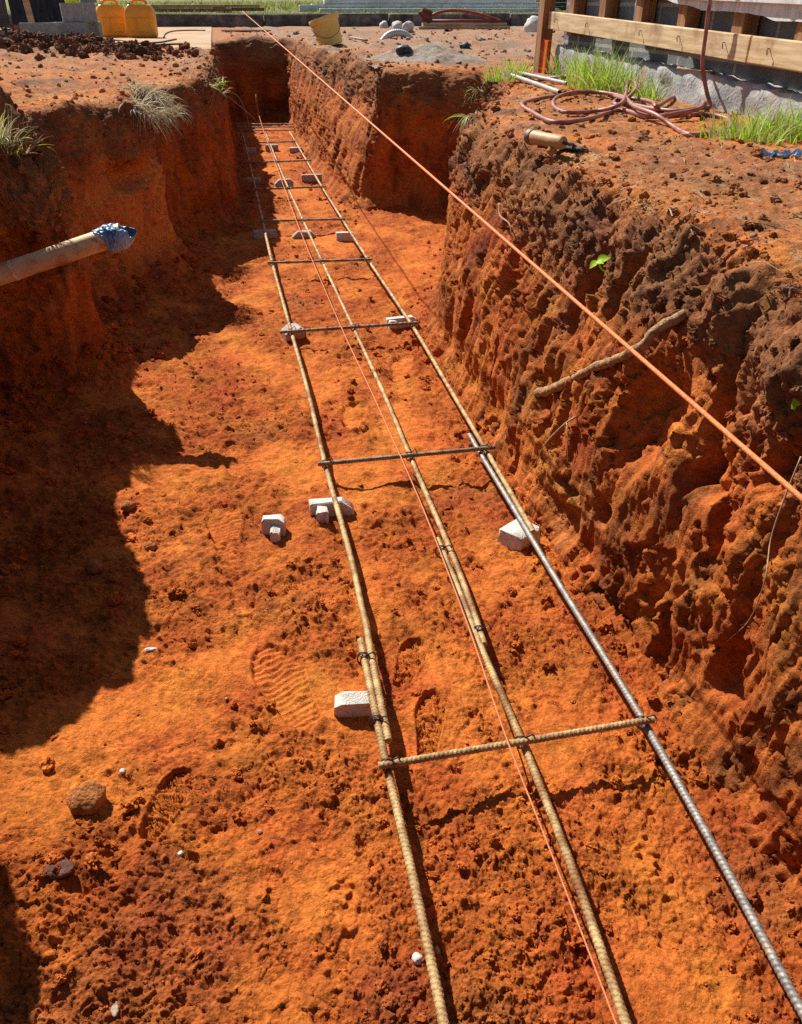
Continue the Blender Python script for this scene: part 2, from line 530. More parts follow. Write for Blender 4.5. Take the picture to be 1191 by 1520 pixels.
def floor_fields(x, y):
    """returns height and colour of the trench floor"""
    d, toe, _ = plan_dist(x, y)
    ins = np.maximum(-d, 0)
    loose = ss(-.30, .42, fbm(x * 2.6, y * 2.0, 1, 6, 20, .62) + .19)
    loose = np.maximum(loose, ss(.30, .05, ins))
    z = .022 * fbm(x * 1.7, y * 1.3, 0, 3, 10) + .014 * fbm(x * 6.5, y * 5.5, 0, 4, 14) + (.004 + .010 * loose) * fbm(x * 17, y * 14, 2, 3, 17)
    left = x < -.1
    z = z + np.where(left, .13, .02) * np.exp(-ins / np.maximum(toe * .55, .02))
    z = z + .05 * np.exp(-((x + .48) ** 2 / .05 + (y - 1.0) ** 2 / .1))
    press = np.zeros_like(x)
    for (cx, cy, an, ln, tr, dp) in PRINTS:
        m = (np.abs(x - cx) < ln) & (np.abs(y - cy) < ln)
        if not m.any(): continue
        dx, dy = x[m] - cx, y[m] - cy
        u = (dx * math.cos(an) + dy * math.sin(an)) / ln * 2
        v = (-dx * math.sin(an) + dy * math.cos(an)) / (ln * .19)
        wd = .86 + .14 * np.cos((u - .35) * 3.6)
        sole = ss(1.06, .92, np.sqrt((np.abs(u) ** 3.2) + (np.abs(v) / wd) ** 2.6))
        rim = np.exp(-((np.sqrt((np.abs(u) ** 3.2) + (np.abs(v) / wd) ** 2.6) - 1.12) / .10) ** 2)
        tread = 0
        if tr == 1: tread = .0034 * ss(.0, .5, np.sin(u * 52 + 1.2 * np.sin(v * 4) + 2.5 * perlin(dx * 16, dy * 16, 1., 39)))
        if tr == 2: tread = .009 * ss(.0, .35, perlin(dx * 50 + 18 * perlin(dx * 20, dy * 20, 8., 38), dy * 50, 3., 33) + .10)
        if tr == 3:
            sole = sole * .7 * ss(-.3, .5, perlin(dx * 14, dy * 14, 7., 35) + .25); tread = .014 * ss(.05, .30, perlin(dx * 46, dy * 46, 3., 36) + .05); rim = 0 * rim
        wob = ss(-.5, .3, perlin(dx * 9, dy * 9, an, 34))
        z[m] += -dp * sole * (.35 + .65 * wob) * (1.2 if tr == 2 else .75) + tread * sole + .0035 * rim * wob
        press[m] = np.maximum(press[m], sole * (.4 if tr == 3 else .85))
    loose = loose * (1 - .9 * press)
    fine = .0022 * fbm(x * 40, y * 34, 2, 3, 90)
    # scraped marks along the trench in the packed parts
    scr = .0025 * perlin(x * 22 + y * 7, y * 5 - x * 2, 4, 95) * (1 - loose)
    z = z + crumb(x, y, .14 + 1.30 * loose) + fine + scr
    shade = fbm(x * 4.2, y * 3.4, 6, 7, 99, .68)
    c = mixc(ORG[None, :], RED[None, :], np.clip(.16 + .66 * loose + .42 * shade, 0, 1))
    pale = ss(.25, .75, fbm(x * 3.1, y * 2.4, 9, 4, 104)) * (1 - loose)
    c = mixc(c, np.array((.64, .205, .034))[None, :], pale * .6)
    hum = ss(.3, .6, fbm(x * 2.3, y * 2.2, 12, 4, 108)) * loose * .22
    c = mixc(c, HUM[None, :], hum)
    return z, c, loose


def polar_grid(r0, r1, ratio, a_lo, a_hi, da, full=False):
    R = [r0]
    while R[-1] < r1: R.append(R[-1] * ratio)
    A = list(np.arange(a_lo, a_hi, da))
    if full:
        n = 40
        A += list(np.linspace(a_hi, a_lo + 2 * PI, n + 1)[:-1])
    A = np.array(A)
    R = np.array(R)
    na, nr = len(A), len(R)
    X = R[:, None] * np.sin(A)[None, :]
    Y = R[:, None] * np.cos(A)[None, :]
    I = np.arange(nr * na).reshape(nr, na)
    if full:
        J = np.roll(I, -1, axis=1)
        F = np.stack([I[:-1], J[:-1], J[1:], I[1:]], -1).reshape(-1, 4)
    else:
        F = np.stack([I[:-1, :-1], I[:-1, 1:], I[1:, 1:], I[1:, :-1]], -1).reshape(-1, 4)
    return X.ravel(), Y.ravel(), F[:, ::-1]


def compact(V, F, keep, col):
    F = F[keep[F].all(axis=1)]
    used = np.zeros(len(V), bool)
    used[F.ravel()] = True
    mp = np.cumsum(used) - 1
    return V[used], mp[F], col[used]


DENS = 1.0
# floor ------------------------------------------------------------
x, y, F = polar_grid(.42, 13., 1 + .0022 / DENS, math.radians(-48), math.radians(64), math.radians(.118) / DENS)
keep0 = (y > -.05) & (x > -1.05) & (x < 1.9) & (y < 11.7)
V0, F, _ = compact(np.stack([x, y, 0 * x], -1), F, keep0, np.zeros((len(x), 3)))
x, y = V0[:, 0], V0[:, 1]
z, c, lz = floor_fields(x, y)
d, _, _ = plan_dist(x, y)
V, F, c = compact(np.stack([x, y, z], -1), F, d < .10, c)
FLOOR = link('trench_floor', np_mesh('trench_floor', V, F, True, c), M_soil)
tag(FLOOR, 'packed orange red earth floor of the trench with boot prints', 'trench floor', kind='structure')
# the floor goes on behind the photographer
gx, gy = np.meshgrid(np.linspace(-.95, 1.05, 100), np.linspace(-1.6, .6, 110), indexing='ij')
n_floor = len(V)


# wall ---------------------------------------------------------------
def wall_strip():
    P = CT
    seg = np.hypot(*(P[1:, :2] - P[:-1, :2]).T)
    S = np.concatenate([[0], np.cumsum(seg)])
    s, ss_ = 0., []
    while s < S[-1]:
        ss_.append(s)
        q = np.array([np.interp(s, S, P[:, k]) for k in (0, 1)])
        s += np.clip(.0036 * np.hypot(q[0], q[1]) / DENS, .0045, .05)
    s = np.array(ss_)
    cols = [np.interp(s, S, P[:, k]) for k in range(4)]
    bx, by, lean, toe = cols
    # smooth normals
    tx, ty = np.gradient(bx, s), np.gradient(by, s)
    w = np.hypot(tx, ty)
    tx, ty = tx / w, ty / w
    # average normals over ~8 cm
    for _ in range(30):
        tx[1:-1] = .25 * tx[:-2] + .5 * tx[1:-1] + .25 * tx[2:]
        ty[1:-1] = .25 * ty[:-2] + .5 * ty[1:-1] + .25 * ty[2:]
    w = np.hypot(tx, ty)
    nx, ny = ty / w, -tx / w              # outward, into the soil (the plan runs anticlockwise)
    U = np.array([0, .16, .26, .36, .60, .86, 1.02, 1.10, 1.20, 1.34, 1.40])
    nt = int(250 * DENS)
    u = np.linspace(0, 1.40, nt)
    def prof(ctrl): return np.stack([np.interp(u, U, ct) for ct in ctrl])
    ns = len(s)
    O = np.zeros((ns, nt)); Z = np.zeros((ns, nt))
    hx, hy = bx + nx * (lean + .2), by + ny * (lean + .2)
    H = ground_h(hx, hy)
    for k, (o_, z_) in enumerate([(-1.15, -.07), (-.55, .03), (-.22, .10), (0, .20), (0, .44), (0, .70), (0, .84), (0, .985), (0, 1.), (0, 1.), (0, 1.)]):
        pass
    rgt = 1. * (bx > .3)
    oc = [-1.15 * toe, -.55 * toe, -.20 * toe + .02 * (bx > .3), .012 * (bx > .3), .45 * lean, lean, lean + .015 + .03 * rgt, lean + .05 + .06 * rgt, lean + .13 + .05 * rgt, lean + .25, lean + .31]
    zc = [-.07 + 0 * H, .02 + 0 * H, .09 + 0 * H, .20 + 0 * H, .44 + 0 * H, .76 * H - .03 * rgt, .93 * H - .025 * rgt, .985 * H - .012 * rgt, H, H, H - .03]
    OC, ZCc = np.stack(oc, 1), np.stack(zc, 1)
    idx = np.clip(np.searchsorted(U, u) - 1, 0, len(U) - 2)
    t = (u - U[idx]) / (U[idx + 1] - U[idx])
    O = OC[:, idx] * (1 - t) + OC[:, idx + 1] * t
    Z = ZCc[:, idx] * (1 - t) + ZCc[:, idx + 1] * t
    # soften the profile's corners
    for _ in range(14):
        O[:, 1:-1] = .25 * O[:, :-2] + .5 * O[:, 1:-1] + .25 * O[:, 2:]
        Z[:, 1:-1] = .25 * Z[:, :-2] + .5 * Z[:, 1:-1] + .25 * Z[:, 2:]
    X = bx[:, None] + nx[:, None] * O
    Y = by[:, None] + ny[:, None] * O
    lipf = ss(1.12, 1.24, u)[None, :] + 0 * O       # on the top, follow the ground exactly
    G = ground_h(X.ravel(), Y.ravel()).reshape(X.shape)
    drop = .03 * ss(1.33, 1.40, u)[None, :]
    Z = Z * (1 - lipf) + (G - drop) * lipf
    f_ = lambda a: np.ascontiguousarray(a).ravel()
    dO, dZ = np.gradient(O, axis=1), np.gradient(Z, axis=1)
    ln = np.hypot(dO, dZ) + 1e-9
    no, nz = -dZ / ln, dO / ln                      # surface normal in (outward, up)
    sx, x3, y3, z3 = np.broadcast_to(s[:, None], O.shape), X, Y, Z
    rel = Z / G
    wall = ss(.0, .12, u)[None, :] * (1 - ss(1.06, 1.22, u))[None, :] + 0 * O
    right = (bx > .5)[:, None]
    upper = ss(.60, .84, rel + .16 * fbm(sx * 2.2, z3 * 1.5, 1., 3, 120) + .05 * perlin(sx * 9, z3 * 9, 0., 125))
    # large hollows and bulges
    D = .027 * fbm(sx * 2.1, z3 * 2.2, 3., 3, 130) + .020 * fbm(sx * 6.5, z3 * 4., 5., 4, 134)
    # cut faces: tall flat facets with ragged steps between them, combed by the digger's teeth
    wv, wz = sx + .035 * fbm(sx * 9, z3 * 9, 2., 3, 330), z3 + .035 * fbm(sx * 9, z3 * 9, 6., 3, 331)
    low = 1 - upper
    brk = ss(-.10, .40, fbm(sx * 2.7, z3 * 2.4, 37., 3, 350))
    rough = np.maximum(brk, upper)
    F1 = facets(f_(wv), f_(wz * .38), .13, .22, .014, 333).reshape(O.shape)
    F2 = facets(f_(wv), f_(wz * .55), .048, .40, .0065, 340).reshape(O.shape)
    F3 = facets(f_(wv), f_(wz * .8), .019, .45, .0028, 347).reshape(O.shape)
    g = perlin(sx * 9 + .5 * perlin(sx * 4, z3 * 5, 1., 140), z3 * 1.6, 7., 141) + .10 * fbm(sx * 30, z3 * 22, 3., 2, 146)
    comb = .0080 * fbm(sx * 48, z3 * 3.2, 9., 3, 145, .65) + .0022 * perlin(sx * 130, z3 * 10, 12., 147)
    D = D + (.55 + .35 * upper) * F1 + (.16 + .55 * rough) * F2 + (.35 + .6 * rough) * F3 + low * comb
    D = D - low * .020 * ss(.22, .27, g) * (.5 + .5 * brk)
    st = perlin(sx * 3.3, z3 * 3.0, 11., 150) + .35 * fbm(sx * 11, z3 * 9., 12., 4, 151, .6)
    D = D - .018 * ss(.20, .235, st) - .012 * ss(.42, .45, st)
    ck = np.abs(perlin(sx * 10, z3 * 2.6, 15., 156) + .12 * fbm(sx * 40, z3 * 30, 3., 2, 158))
    D = D - .020 * ss(.040, .0, ck) * ss(.0, .25, perlin(sx * 4, z3 * 4, 16., 157)) * low
    grit = .0085 * fbm(sx * 26, z3 * 18, 17., 5, 160, .68) + .0045 * np.abs(fbm(sx * 90, z3 * 70, 19., 3, 165, .7))
    cl = bumps3(x3.ravel(), y3.ravel(), z3.ravel(), .085, .012, .036, .40, 170).reshape(O.shape)
    cl2 = bumps3(x3.ravel(), y3.ravel(), z3.ravel(), .032, .006, .016, .5, 176).reshape(O.shape)
    cl3 = bumps3(x3.ravel(), y3.ravel(), z3.ravel(), .014, .003, .008, .6, 182).reshape(O.shape)
    D = D + grit * (.42 + .62 * rough) - .016 * upper * np.abs(fbm(sx * 14, z3 * 12, 41., 4, 168, .6)) + upper * (.25 * cl + .45 * cl2) + (.12 + .6 * upper) * cl3
    D = D * wall
    # on the lip: the crumbs of the ground
    cr = crumb(X.ravel(), Y.ravel(), .9).reshape(O.shape)
    D = D + cr * ss(1.08, 1.24, u)[None, :]
    for (pxx, pyy, r_s, r_z, dep) in [(933, 628, .085, .12, .075), (855, 770, .10, .05, .03), (1010, 700, .07, .05, .05), (985, 470, .08, .08, -.05), (930, 400, .12, .06, .02),
                                      (1100, 560, .10, .07, -.05), (940, 940, .10, .04, .03), (820, 450, .06, .12, .03)]:
        p = at(pxx, pyy, X=.83)
        near = (np.abs(x3 - .83) < .4)
        e = np.exp(-(((y3 - p[1]) / r_s) ** 2 + ((z3 - p[2]) / r_z) ** 2) ** 2)
        D = D - dep * e * near
    # deep upright crevices and ragged hollows with hard edges
    for (pxx, pyy, w_, hh, dep, sl_) in [(818, 455, .035, .13, .06, .1), (868, 420, .03, .10, .05, -.2), (745, 560, .03, .12, .05, .15), (1003, 640, .035, .16, .06, .1), (790, 690, .025, .09, .04, .2), (700, 480, .035, .12, .05, .1), (1040, 800, .05, .07, .06, .3), (985, 960, .03, .10, .05, .2), (1100, 700, .05, .08, .05, -.3), (905, 760, .05, .04, .05, .0), (860, 720, .07, .022, .04, .0), (930, 900, .09, .02, .045, .0), (985, 1010, .09, .02, .04, .0), (1075, 1000, .06, .09, .05, .1)]:
        p = at(pxx, pyy, X=.83)
        near = (np.abs(x3 - .83) < .4)
        q_ = np.hypot((y3 - p[1] - sl_ * (z3 - p[2]) + .018 * perlin(y3 * 14, z3 * 14, 3., 360)) / w_, (z3 - p[2]) / hh) + .5 * perlin(y3 * 22, z3 * 16, 9., 361)
        D = D - dep * ss(1.05, .65, q_) * near
    for (pxx, pyy, Yq, r_s, r_z, dep) in [(205, 262, 4.35, .16, .06, .10), (60, 380, 3.05, .3, .06, .03)]:
        p = at(pxx, pyy, Y=Yq)
        e = np.exp(-((np.hypot(x3 - p[0], y3 - p[1]) / r_s) ** 2 + ((z3 - p[2]) / r_z) ** 2) ** 2)
        D = D - dep * e
    Xd = X + nx[:, None] * no * D
    Yd = Y + ny[:, None] * no * D
    Zd = Z + nz * D
    # colours
    f = lambda a: np.ascontiguousarray(a).ravel()
    sh = fbm(sx * 3.4, z3 * 3.2, 23., 4, 190)
    c = mixc(RED[None] * np.array((.95, .98, 1.1)), ORG[None] * np.array((.92, .95, 1.1)), f(np.clip(.45 + .9 * sh, 0, 1)))
    och = ss(.15, .5, fbm(sx * 2.4, z3 * 2.6, 29., 4, 195))
    c = mixc(c, np.array((.44, .175, .045))[None], f(och * .55 * low))
    recess_lit = ss(-.95, -.75, x3) * ss(.0, -.25, x3) * ss(3.6, 3.9, y3) * ss(5.0, 4.7, y3) * ss(.12, .25, z3) * ss(.80, .55, z3 + .15 * fbm(sx * 4, z3 * 4, 51., 3, 380))  # orange sandy recess face, its tint lightened to stand for sunlight
    c = mixc(c, np.array((.64, .25, .062))[None], f(recess_lit * .75))
    stn = (1 - recess_lit) * ss(.05, .40, fbm(sx * 9 + .4 * perlin(sx * 5, z3 * 5, 1., 371), z3 * 2.6, 43., 4, 372, .6)) * low
    c = mixc(c, np.array((.15, .055, .022))[None], f(stn * .62))
    hum = upper * (1 - ss(1.1, 1.2, u))[None, :]
    hc = mixc(np.array((.13, .066, .036))[None], np.array((.34, .140, .052))[None], f(np.clip(.5 + 1.1 * fbm(sx * 4, z3 * 5, 31., 4, 198), 0, 1)))
    c = mixc(c, hc, f(hum * .85))
    gl = ground_col(f(X), f(Y))
    c = mixc(c, gl, f(ss(1.06, 1.2, u)[None, :] + 0 * O))
    # far end: grey crust at the top of the bank
    I = np.arange(ns * nt).reshape(ns, nt)
    F = np.stack([I[:-1, :-1], I[1:, :-1], I[1:, 1:], I[:-1, 1:]], -1).reshape(-1, 4)
    return np.stack([f(Xd), f(Yd), f(Zd)], -1), F, c, f(upper * wall), f(wall), np.stack([f(nx[:, None] * no), f(ny[:, None] * no), f(nz)], -1)


def ground_col(x, y):
    a = fbm(x * 1.8, y * 1.5, 2, 4, 200)
    c = mixc(ORG[None] * np.array((.85, .98, 1.3)), np.array((.30, .115, .045))[None], np.clip(.40 + .9 * a, 0, 1))
    c = mixc(c, HUM[None] * 1.5, ss(.15, .6, fbm(x * 3.3, y * 2.6, 5, 4, 204)) * .8)
    c = mixc(c, PAL[None], ss(.2, .6, fbm(x * 2.2, y * 2.2, 8, 4, 208)) * .5)
    c = mixc(c, np.array((.46, .30, .17))[None], ss(.12, .5, fbm(x * 24, y * 20, 3, 4, 240, .65)) * .45)
    c = mixc(c, HUM[None], ss(.10, .5, fbm(x * 19, y * 17, 7, 4, 245, .65)) * .6)
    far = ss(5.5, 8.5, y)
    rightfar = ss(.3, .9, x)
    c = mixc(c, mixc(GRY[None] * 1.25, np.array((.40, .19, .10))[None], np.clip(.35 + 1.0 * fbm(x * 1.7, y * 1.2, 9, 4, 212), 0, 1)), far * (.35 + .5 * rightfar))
    v = ss(17.3, 17.6, y + .07 * x)
    c = mixc(c, np.array((.16, .17, .05))[None], v)
    return c


V, F, c, wupper, wwall, wnrm = wall_strip()
WALLV, WALLC = V, c
WALL = link('trench_wall', np_mesh('trench_wall', V, F, True, c), M_soil)
tag(WALL, 'steep cut earth sides of the trench, orange below and dark brown above', 'trench side', kind='structure')

# ground ----------------------------------------------------------------
x, y, F = polar_grid(.55, 2500., 1 + .0058 / DENS, math.radians(-40), math.radians(62), math.radians(.24) / DENS, True)
d, _, lean = plan_dist(x, y)
behind = (y < -1.3)
z = ground_h(x, y)
am = .9 * (1 - ss(16.5, 17.3, y)) * ss(-45, -25, y)
z = z + crumb(x, y, am) + .004 * fbm(x * 22, y * 22, 0, 3, 220) * am
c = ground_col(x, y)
keep = (d > lean + .235)
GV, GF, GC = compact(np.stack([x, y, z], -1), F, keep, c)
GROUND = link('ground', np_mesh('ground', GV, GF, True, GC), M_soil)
tag(GROUND, 'bare crumbly orange brown earth around the trench', 'ground', kind='structure')

# loose crumbs of earth -----------------------------------------------------
def ico(sub):
    import bmesh
    bm = bmesh.new()
    bmesh.ops.create_icosphere(bm, subdivisions=sub, radius=1)
    bm.verts.ensure_lookup_table()
    v = np.array([p.co[:] for p in bm.verts])
    f = np.array([[q.index for q in t.verts] for t in bm.faces])
    bm.free()
    return v, f


def scatter(pos, size, col, sub=2, flat=.7, lump=.5, seed=1):
    v, f = ico(sub)
    n = len(pos)
    r = np.random.default_rng(seed)
    q = r.normal(size=(n, 4))
    q /= np.linalg.norm(q, axis=1)[:, None]
    w, a, b, c_ = q.T
    R = np.stack([1 - 2 * (b * b + c_ * c_), 2 * (a * b - c_ * w), 2 * (a * c_ + b * w), 2 * (a * b + c_ * w), 1 - 2 * (a * a + c_ * c_), 2 * (b * c_ - a * w),
                  2 * (a * c_ - b * w), 2 * (b * c_ + a * w), 1 - 2 * (a * a + b * b)], -1).reshape(n, 3, 3)
    off = r.uniform(0, 50, (n, 1, 3))
    p = v[None] * 1.3 + off
    k = 1 + lump * 1.3 * perlin(p[..., 0], p[..., 1], p[..., 2], seed) + lump * 1.1 * perlin(p[..., 0] * 2.3, p[..., 1] * 2.3, p[..., 2] * 2.3, seed + 1) + (lump * .7 * perlin(p[..., 0] * 4.7, p[..., 1] * 4.7, p[..., 2] * 4.7, seed + 2) if sub > 2 else 0)
    W = v[None] * k[..., None] * np.stack([r.uniform(.75, 1.2, n), r.uniform(.75, 1.2, n), r.uniform(.55, 1., n)], -1)[:, None, :]
    W = np.einsum('nij,nkj->nki', R, W)
    W[..., 2] *= flat
    W = W * size[:, None, None] + pos[:, None, :]
    Fa = (f[None] + (np.arange(n) * len(v))[:, None, None]).reshape(-1, 3)
    return W.reshape(-1, 3), Fa, np.repeat(col, len(v), axis=0)


def add_scatter(pos, size, col, flat, lump, seed):
    big = size / np.maximum(.5, np.hypot(pos[:, 0], pos[:, 1])) > .0045
    if big.any(): parts.append(scatter(pos[big], size[big], col[big], 3, flat, lump, seed))
    if (~big).any(): parts.append(scatter(pos[~big], size[~big], col[~big], 2, flat, lump, seed + 1))


def floor_z(x, y):
    return floor_fields(x, y)[0]


parts = []
# on the floor
n = 16000
yy = .35 * (9. / .35) ** rng.uniform(0, 1, n)
xx = rng.uniform(-.8, .85, n)
d, _, _ = plan_dist(xx, yy)
z, c, lz = floor_fields(xx, yy)
pr = np.where(-d < .14, 1, .05 + .95 * lz ** 2) * ss(-.35, .3, fbm(xx * 4, yy * 4, 7, 3, 230))
ok = (d < -.01) & (rng.uniform(size=n) < pr)
sz = (.0016 + .0085 * rng.uniform(size=n) ** 9) * (1 + .16 * yy) * np.where(xx < -.2, 1.3, 1)
xx, yy, z, c, sz = xx[ok], yy[ok], z[ok], c[ok], sz[ok]
add_scatter(np.stack([xx, yy, z + sz * .25], -1), sz, c * 1.12 + .06 * ORG, .75, .5, 5)
# heaped along the foot of the banks
n = 2600
q = rng.integers(0, len(CT) - 1, n)
t = rng.uniform(size=n)
off = -np.abs(rng.normal(0, .11, n))
base = CT[q, :2] * (1 - t[:, None]) + CT[q + 1, :2] * t[:, None]
tg = CT[q + 1, :2] - CT[q, :2]
tg /= np.linalg.norm(tg, axis=1)[:, None] + 1e-9
pos = base + np.stack([tg[:, 1], -tg[:, 0]], -1) * off[:, None]
xx, yy = pos.T
z, c, lz = floor_fields(xx, yy)
sz = (.003 + .017 * rng.uniform(size=n) ** 4) * np.where(xx < 0, 1.2, .8)
ok = (yy > .3) & (yy < 10)
add_scatter(np.stack([xx, yy, z + sz * .3], -1)[ok], sz[ok], c[ok] * 1.1, .8, .5, 8)
# in the broken upper part of the banks
cand = np.where((wupper > .3) & (WALLV[:, 1] > .6) & (WALLV[:, 1] < 8))[0]
wt = 1 / (np.hypot(WALLV[cand, 0], WALLV[cand, 1]) ** 0)
pick = rng.choice(cand, 4500, replace=False)
sz = .0025 + .011 * rng.uniform(size=len(pick)) ** 4
add_scatter(WALLV[pick] + wnrm[pick] * sz[:, None] * .15, sz, WALLC[pick] * rng.uniform(.8, 1.25, (len(pick), 1)), .95, .45, 12)
# on the ground above
n = 14000
yy = .7 * (15. / .7) ** rng.uniform(0, 1, n)
xx = rng.uniform(-.45, .62, n) * (yy + 1.) + .22 * yy + .3
d, _, lean = plan_dist(xx, yy)
z = ground_h(xx, yy)
ok = (d > lean + .05) & ((xx < 2.0) | (yy > 6.2)) & ~((xx > -2.) & (xx < .1) & (yy > 9.2))
sz = (.0025 + .012 * rng.uniform(size=n) ** 5) * (1 + .10 * yy)
gc = ground_col(xx, yy) * rng.uniform(.75, 1.3, (n, 1))
add_scatter(np.stack([xx, yy, z + sz * .3], -1)[ok], sz[ok], gc[ok], .75, .42, 15)
n = 2200
hx = np.concatenate([rng.normal(-1.35, .30, 1200), rng.normal(-2.4, .5, 700), rng.normal(-.75, .30, 300)])
hy = np.concatenate([rng.normal(8.75, .25, 1200), rng.normal(9.4, .6, 700), rng.normal(8.3, .3, 300)])
sz = .008 + .042 * rng.uniform(size=n) ** 4
add_scatter(np.stack([hx, hy, ground_h(hx, hy) + sz * .5 * rng.uniform(.2, 1.6, n)], -1), sz, (HUM[None] * 1.1) * rng.uniform(.7, 1.6, (n, 1)) + np.array((.10, .02, .0))[None] * rng.uniform(0, 1, (n, 1)), .9, .5, 25)
V = np.concatenate([p[0] for p in parts]); C_ = np.concatenate([p[2] for p in parts])
o = 0; Fs = []
for p in parts:
    Fs.append(p[1] + o); o += len(p[0])
CLODS = link('soil_clods', np_mesh('soil_clods', V, np.concatenate(Fs), False, C_), M_clod)
tag(CLODS, 'loose crumbs and clods of red earth scattered over floor and banks', 'soil clods', kind='stuff')

# pale grit ---------------------------------------------------------------
n = 420
yy = .4 * (9. / .4) ** rng.uniform(0, 1, n)
xx = rng.uniform(-.6, 2.0, n)
d, _, lean = plan_dist(xx, yy)
inn = d < -.03
out = (d > lean + .06) & (xx < 1.95)
ok = (inn & (rng.uniform(size=n) < .15)) | out
z = np.where(inn, floor_z(xx, yy), ground_h(xx, yy))
sz = np.where(inn, .0022 + .004 * rng.uniform(size=n) ** 2, .003 + .010 * rng.uniform(size=n) ** 3)
gc = np.array((.50, .37, .24))[None] * rng.uniform(.55, 1.2, (n, 1))
v_, f_, c_ = scatter(np.stack([xx, yy, z + sz * .4], -1)[ok], sz[ok], gc[ok], 2, .7, .3, 21)
tag(link('pale_grit', np_mesh('pale_grit', v_, f_, True, c_), M_clod), 'pale grit and small stones strewn over the earth', 'grit', kind='stuff')
# bits of straw and root on the banks -------------------------------------------
n = 900
yy = .9 * (9. / .9) ** rng.uniform(0, 1, n)
xx = rng.uniform(-.35, .55, n) * (yy + 1.) + .22 * yy + .3
d, _, lean = plan_dist(xx, yy)
ok = (d > lean + .03) & (xx < 2.0)
xx, yy = xx[ok], yy[ok]; n = len(xx)
an = rng.uniform(0, 2 * PI, n); ln_ = rng.uniform(.012, .05, n); wd_ = rng.uniform(.0006, .0016, n)
zz = ground_h(xx, yy) + rng.uniform(.004, .012, n)
dx, dy = np.cos(an) * ln_, np.sin(an) * ln_
sx_, sy_ = -np.sin(an) * wd_, np.cos(an) * wd_
bow = rng.uniform(.002, .012, n)
V = np.stack([np.stack([xx - dx - sx_, yy - dy - sy_, zz], -1), np.stack([xx - dx + sx_, yy - dy + sy_, zz], -1), np.stack([xx + sx_, yy + sy_, zz + bow], -1), np.stack([xx - sx_, yy - sy_, zz + bow], -1), np.stack([xx + dx + sx_, yy + dy + sy_, zz], -1), np.stack([xx + dx - sx_, yy + dy - sy_, zz], -1)], 1)
F = (np.array([(0, 1, 2, 3), (3, 2, 4, 5)])[None] + (np.arange(n) * 6)[:, None, None]).reshape(-1, 4)
cc = np.array((.55, .42, .24))[None] * rng.uniform(.35, 1.15, (n, 1))
tag(link('straw_litter', np_mesh('straw_litter', V.reshape(-1, 3), F, False, np.repeat(cc, 6, axis=0)), M_clod), 'short bits of straw and root lying on the banks', 'straw litter', kind='stuff')

# ================================================================== things
M_steel = noise_mat('grey_steel', (.17, .155, .145), (.33, .30, .27), 60, 5, .58, .15, 300, .35, dirt=(.36, .17, .06), dirt_scale=14, dirt_amt=.25, spec=.5)
M_rust = noise_mat('dusty_rebar', (.29, .175, .070), (.58, .41, .19), 40, 8, .65, .3, 300, .15, dirt=(.21, .085, .032), dirt_scale=11, dirt_amt=.5)
M_cross = noise_mat('dull_rebar', (.13, .105, .085), (.30, .23, .15), 45, 6, .6, .2, 300, .4, dirt=(.33, .17, .06), dirt_scale=16, dirt_amt=.35)
M_wire = noise_mat('tie_wire', (.035, .03, .03), (.10, .08, .07), 90, 3, .5, metal=.7)
M_conc = noise_mat('spacer_concrete', (.50, .47, .42), (.70, .66, .60), 55, 8, .92, .5, 260, dirt=(.36, .13, .04), dirt_scale=60, dirt_amt=.14)
M_concd = noise_mat('soiled_concrete', (.34, .32, .30), (.52, .49, .46), 45, 8, .92, .5, 200, dirt=(.34, .13, .045), dirt_scale=26, dirt_amt=.4)
M_line = noise_mat('orange_line', (.72, .17, .045), (.86, .27, .09), 250, 3, .6, .3, 700)
M_line2 = noise_mat('faded_line', (.55, .16, .07), (.70, .26, .12), 250, 3, .7, .3, 700)
M_pvc = noise_mat('dirty_pvc', (.74, .52, .25), (.88, .70, .42), 14, 8, .5, .1, 120, dirt=(.40, .17, .06), dirt_scale=22, dirt_amt=.34, stretch=(1, 1, 1))
M_blue = noise_mat('blue_plastic', (.05, .17, .36), (.28, .46, .66), 14, 4, .35, .3, 60, spec=.5)
M_root = noise_mat('root_bark', (.22, .12, .055), (.46, .28, .14), 60, 8, .9, .7, 160)
M_rootp = noise_mat('pale_root', (.36, .23, .13), (.50, .34, .20), 60, 5, .9)
M_can = noise_mat('yellow_can', (.80, .30, .015), (.90, .40, .03), 6, 5, .42, .05, 60, dirt=(.60, .33, .10), dirt_scale=7, dirt_amt=.2, spec=.45)
M_bucket = noise_mat('yellow_bucket', (.84, .54, .12), (.90, .66, .22), 7, 6, .5, .08, 60, dirt=(.55, .33, .13), dirt_scale=7, dirt_amt=.12)
M_block = noise_mat('concrete_block', (.24, .245, .25), (.34, .345, .35), 30, 8, .95, .4, 180)
M_kerb = noise_mat('kerb_concrete', (.10, .095, .09), (.22, .205, .19), 9, 9, .95, .5, 50, dirt=(.06, .05, .045), dirt_scale=3, dirt_amt=.5)
M_board = noise_mat('form_board', (.50, .33, .17), (.72, .54, .32), 7, 8, .8, .15, 60, stretch=(6, .6, 9), dirt=(.34, .20, .10), dirt_scale=7, dirt_amt=.4)
M_stud = noise_mat('brown_stud', (.20, .085, .035), (.38, .18, .08), 12, 8, .8, .2, 80, stretch=(4, 4, .5))
M_timber = noise_mat('weathered_timber', (.34, .22, .12), (.52, .37, .22), 9, 8, .85, .2, 70, stretch=(.6, 5, 5))
M_path = noise_mat('dusty_path', (.36, .20, .085), (.50, .31, .155), 2.6, 9, .9, .25, 40, dirt=(.40, .34, .28), dirt_scale=1.6, dirt_amt=.4)
M_fabric = noise_mat('dark_fabric', (.015, .018, .026), (.05, .052, .06), 5, 5, .8, .3, 30, stretch=(6, 6, .5))
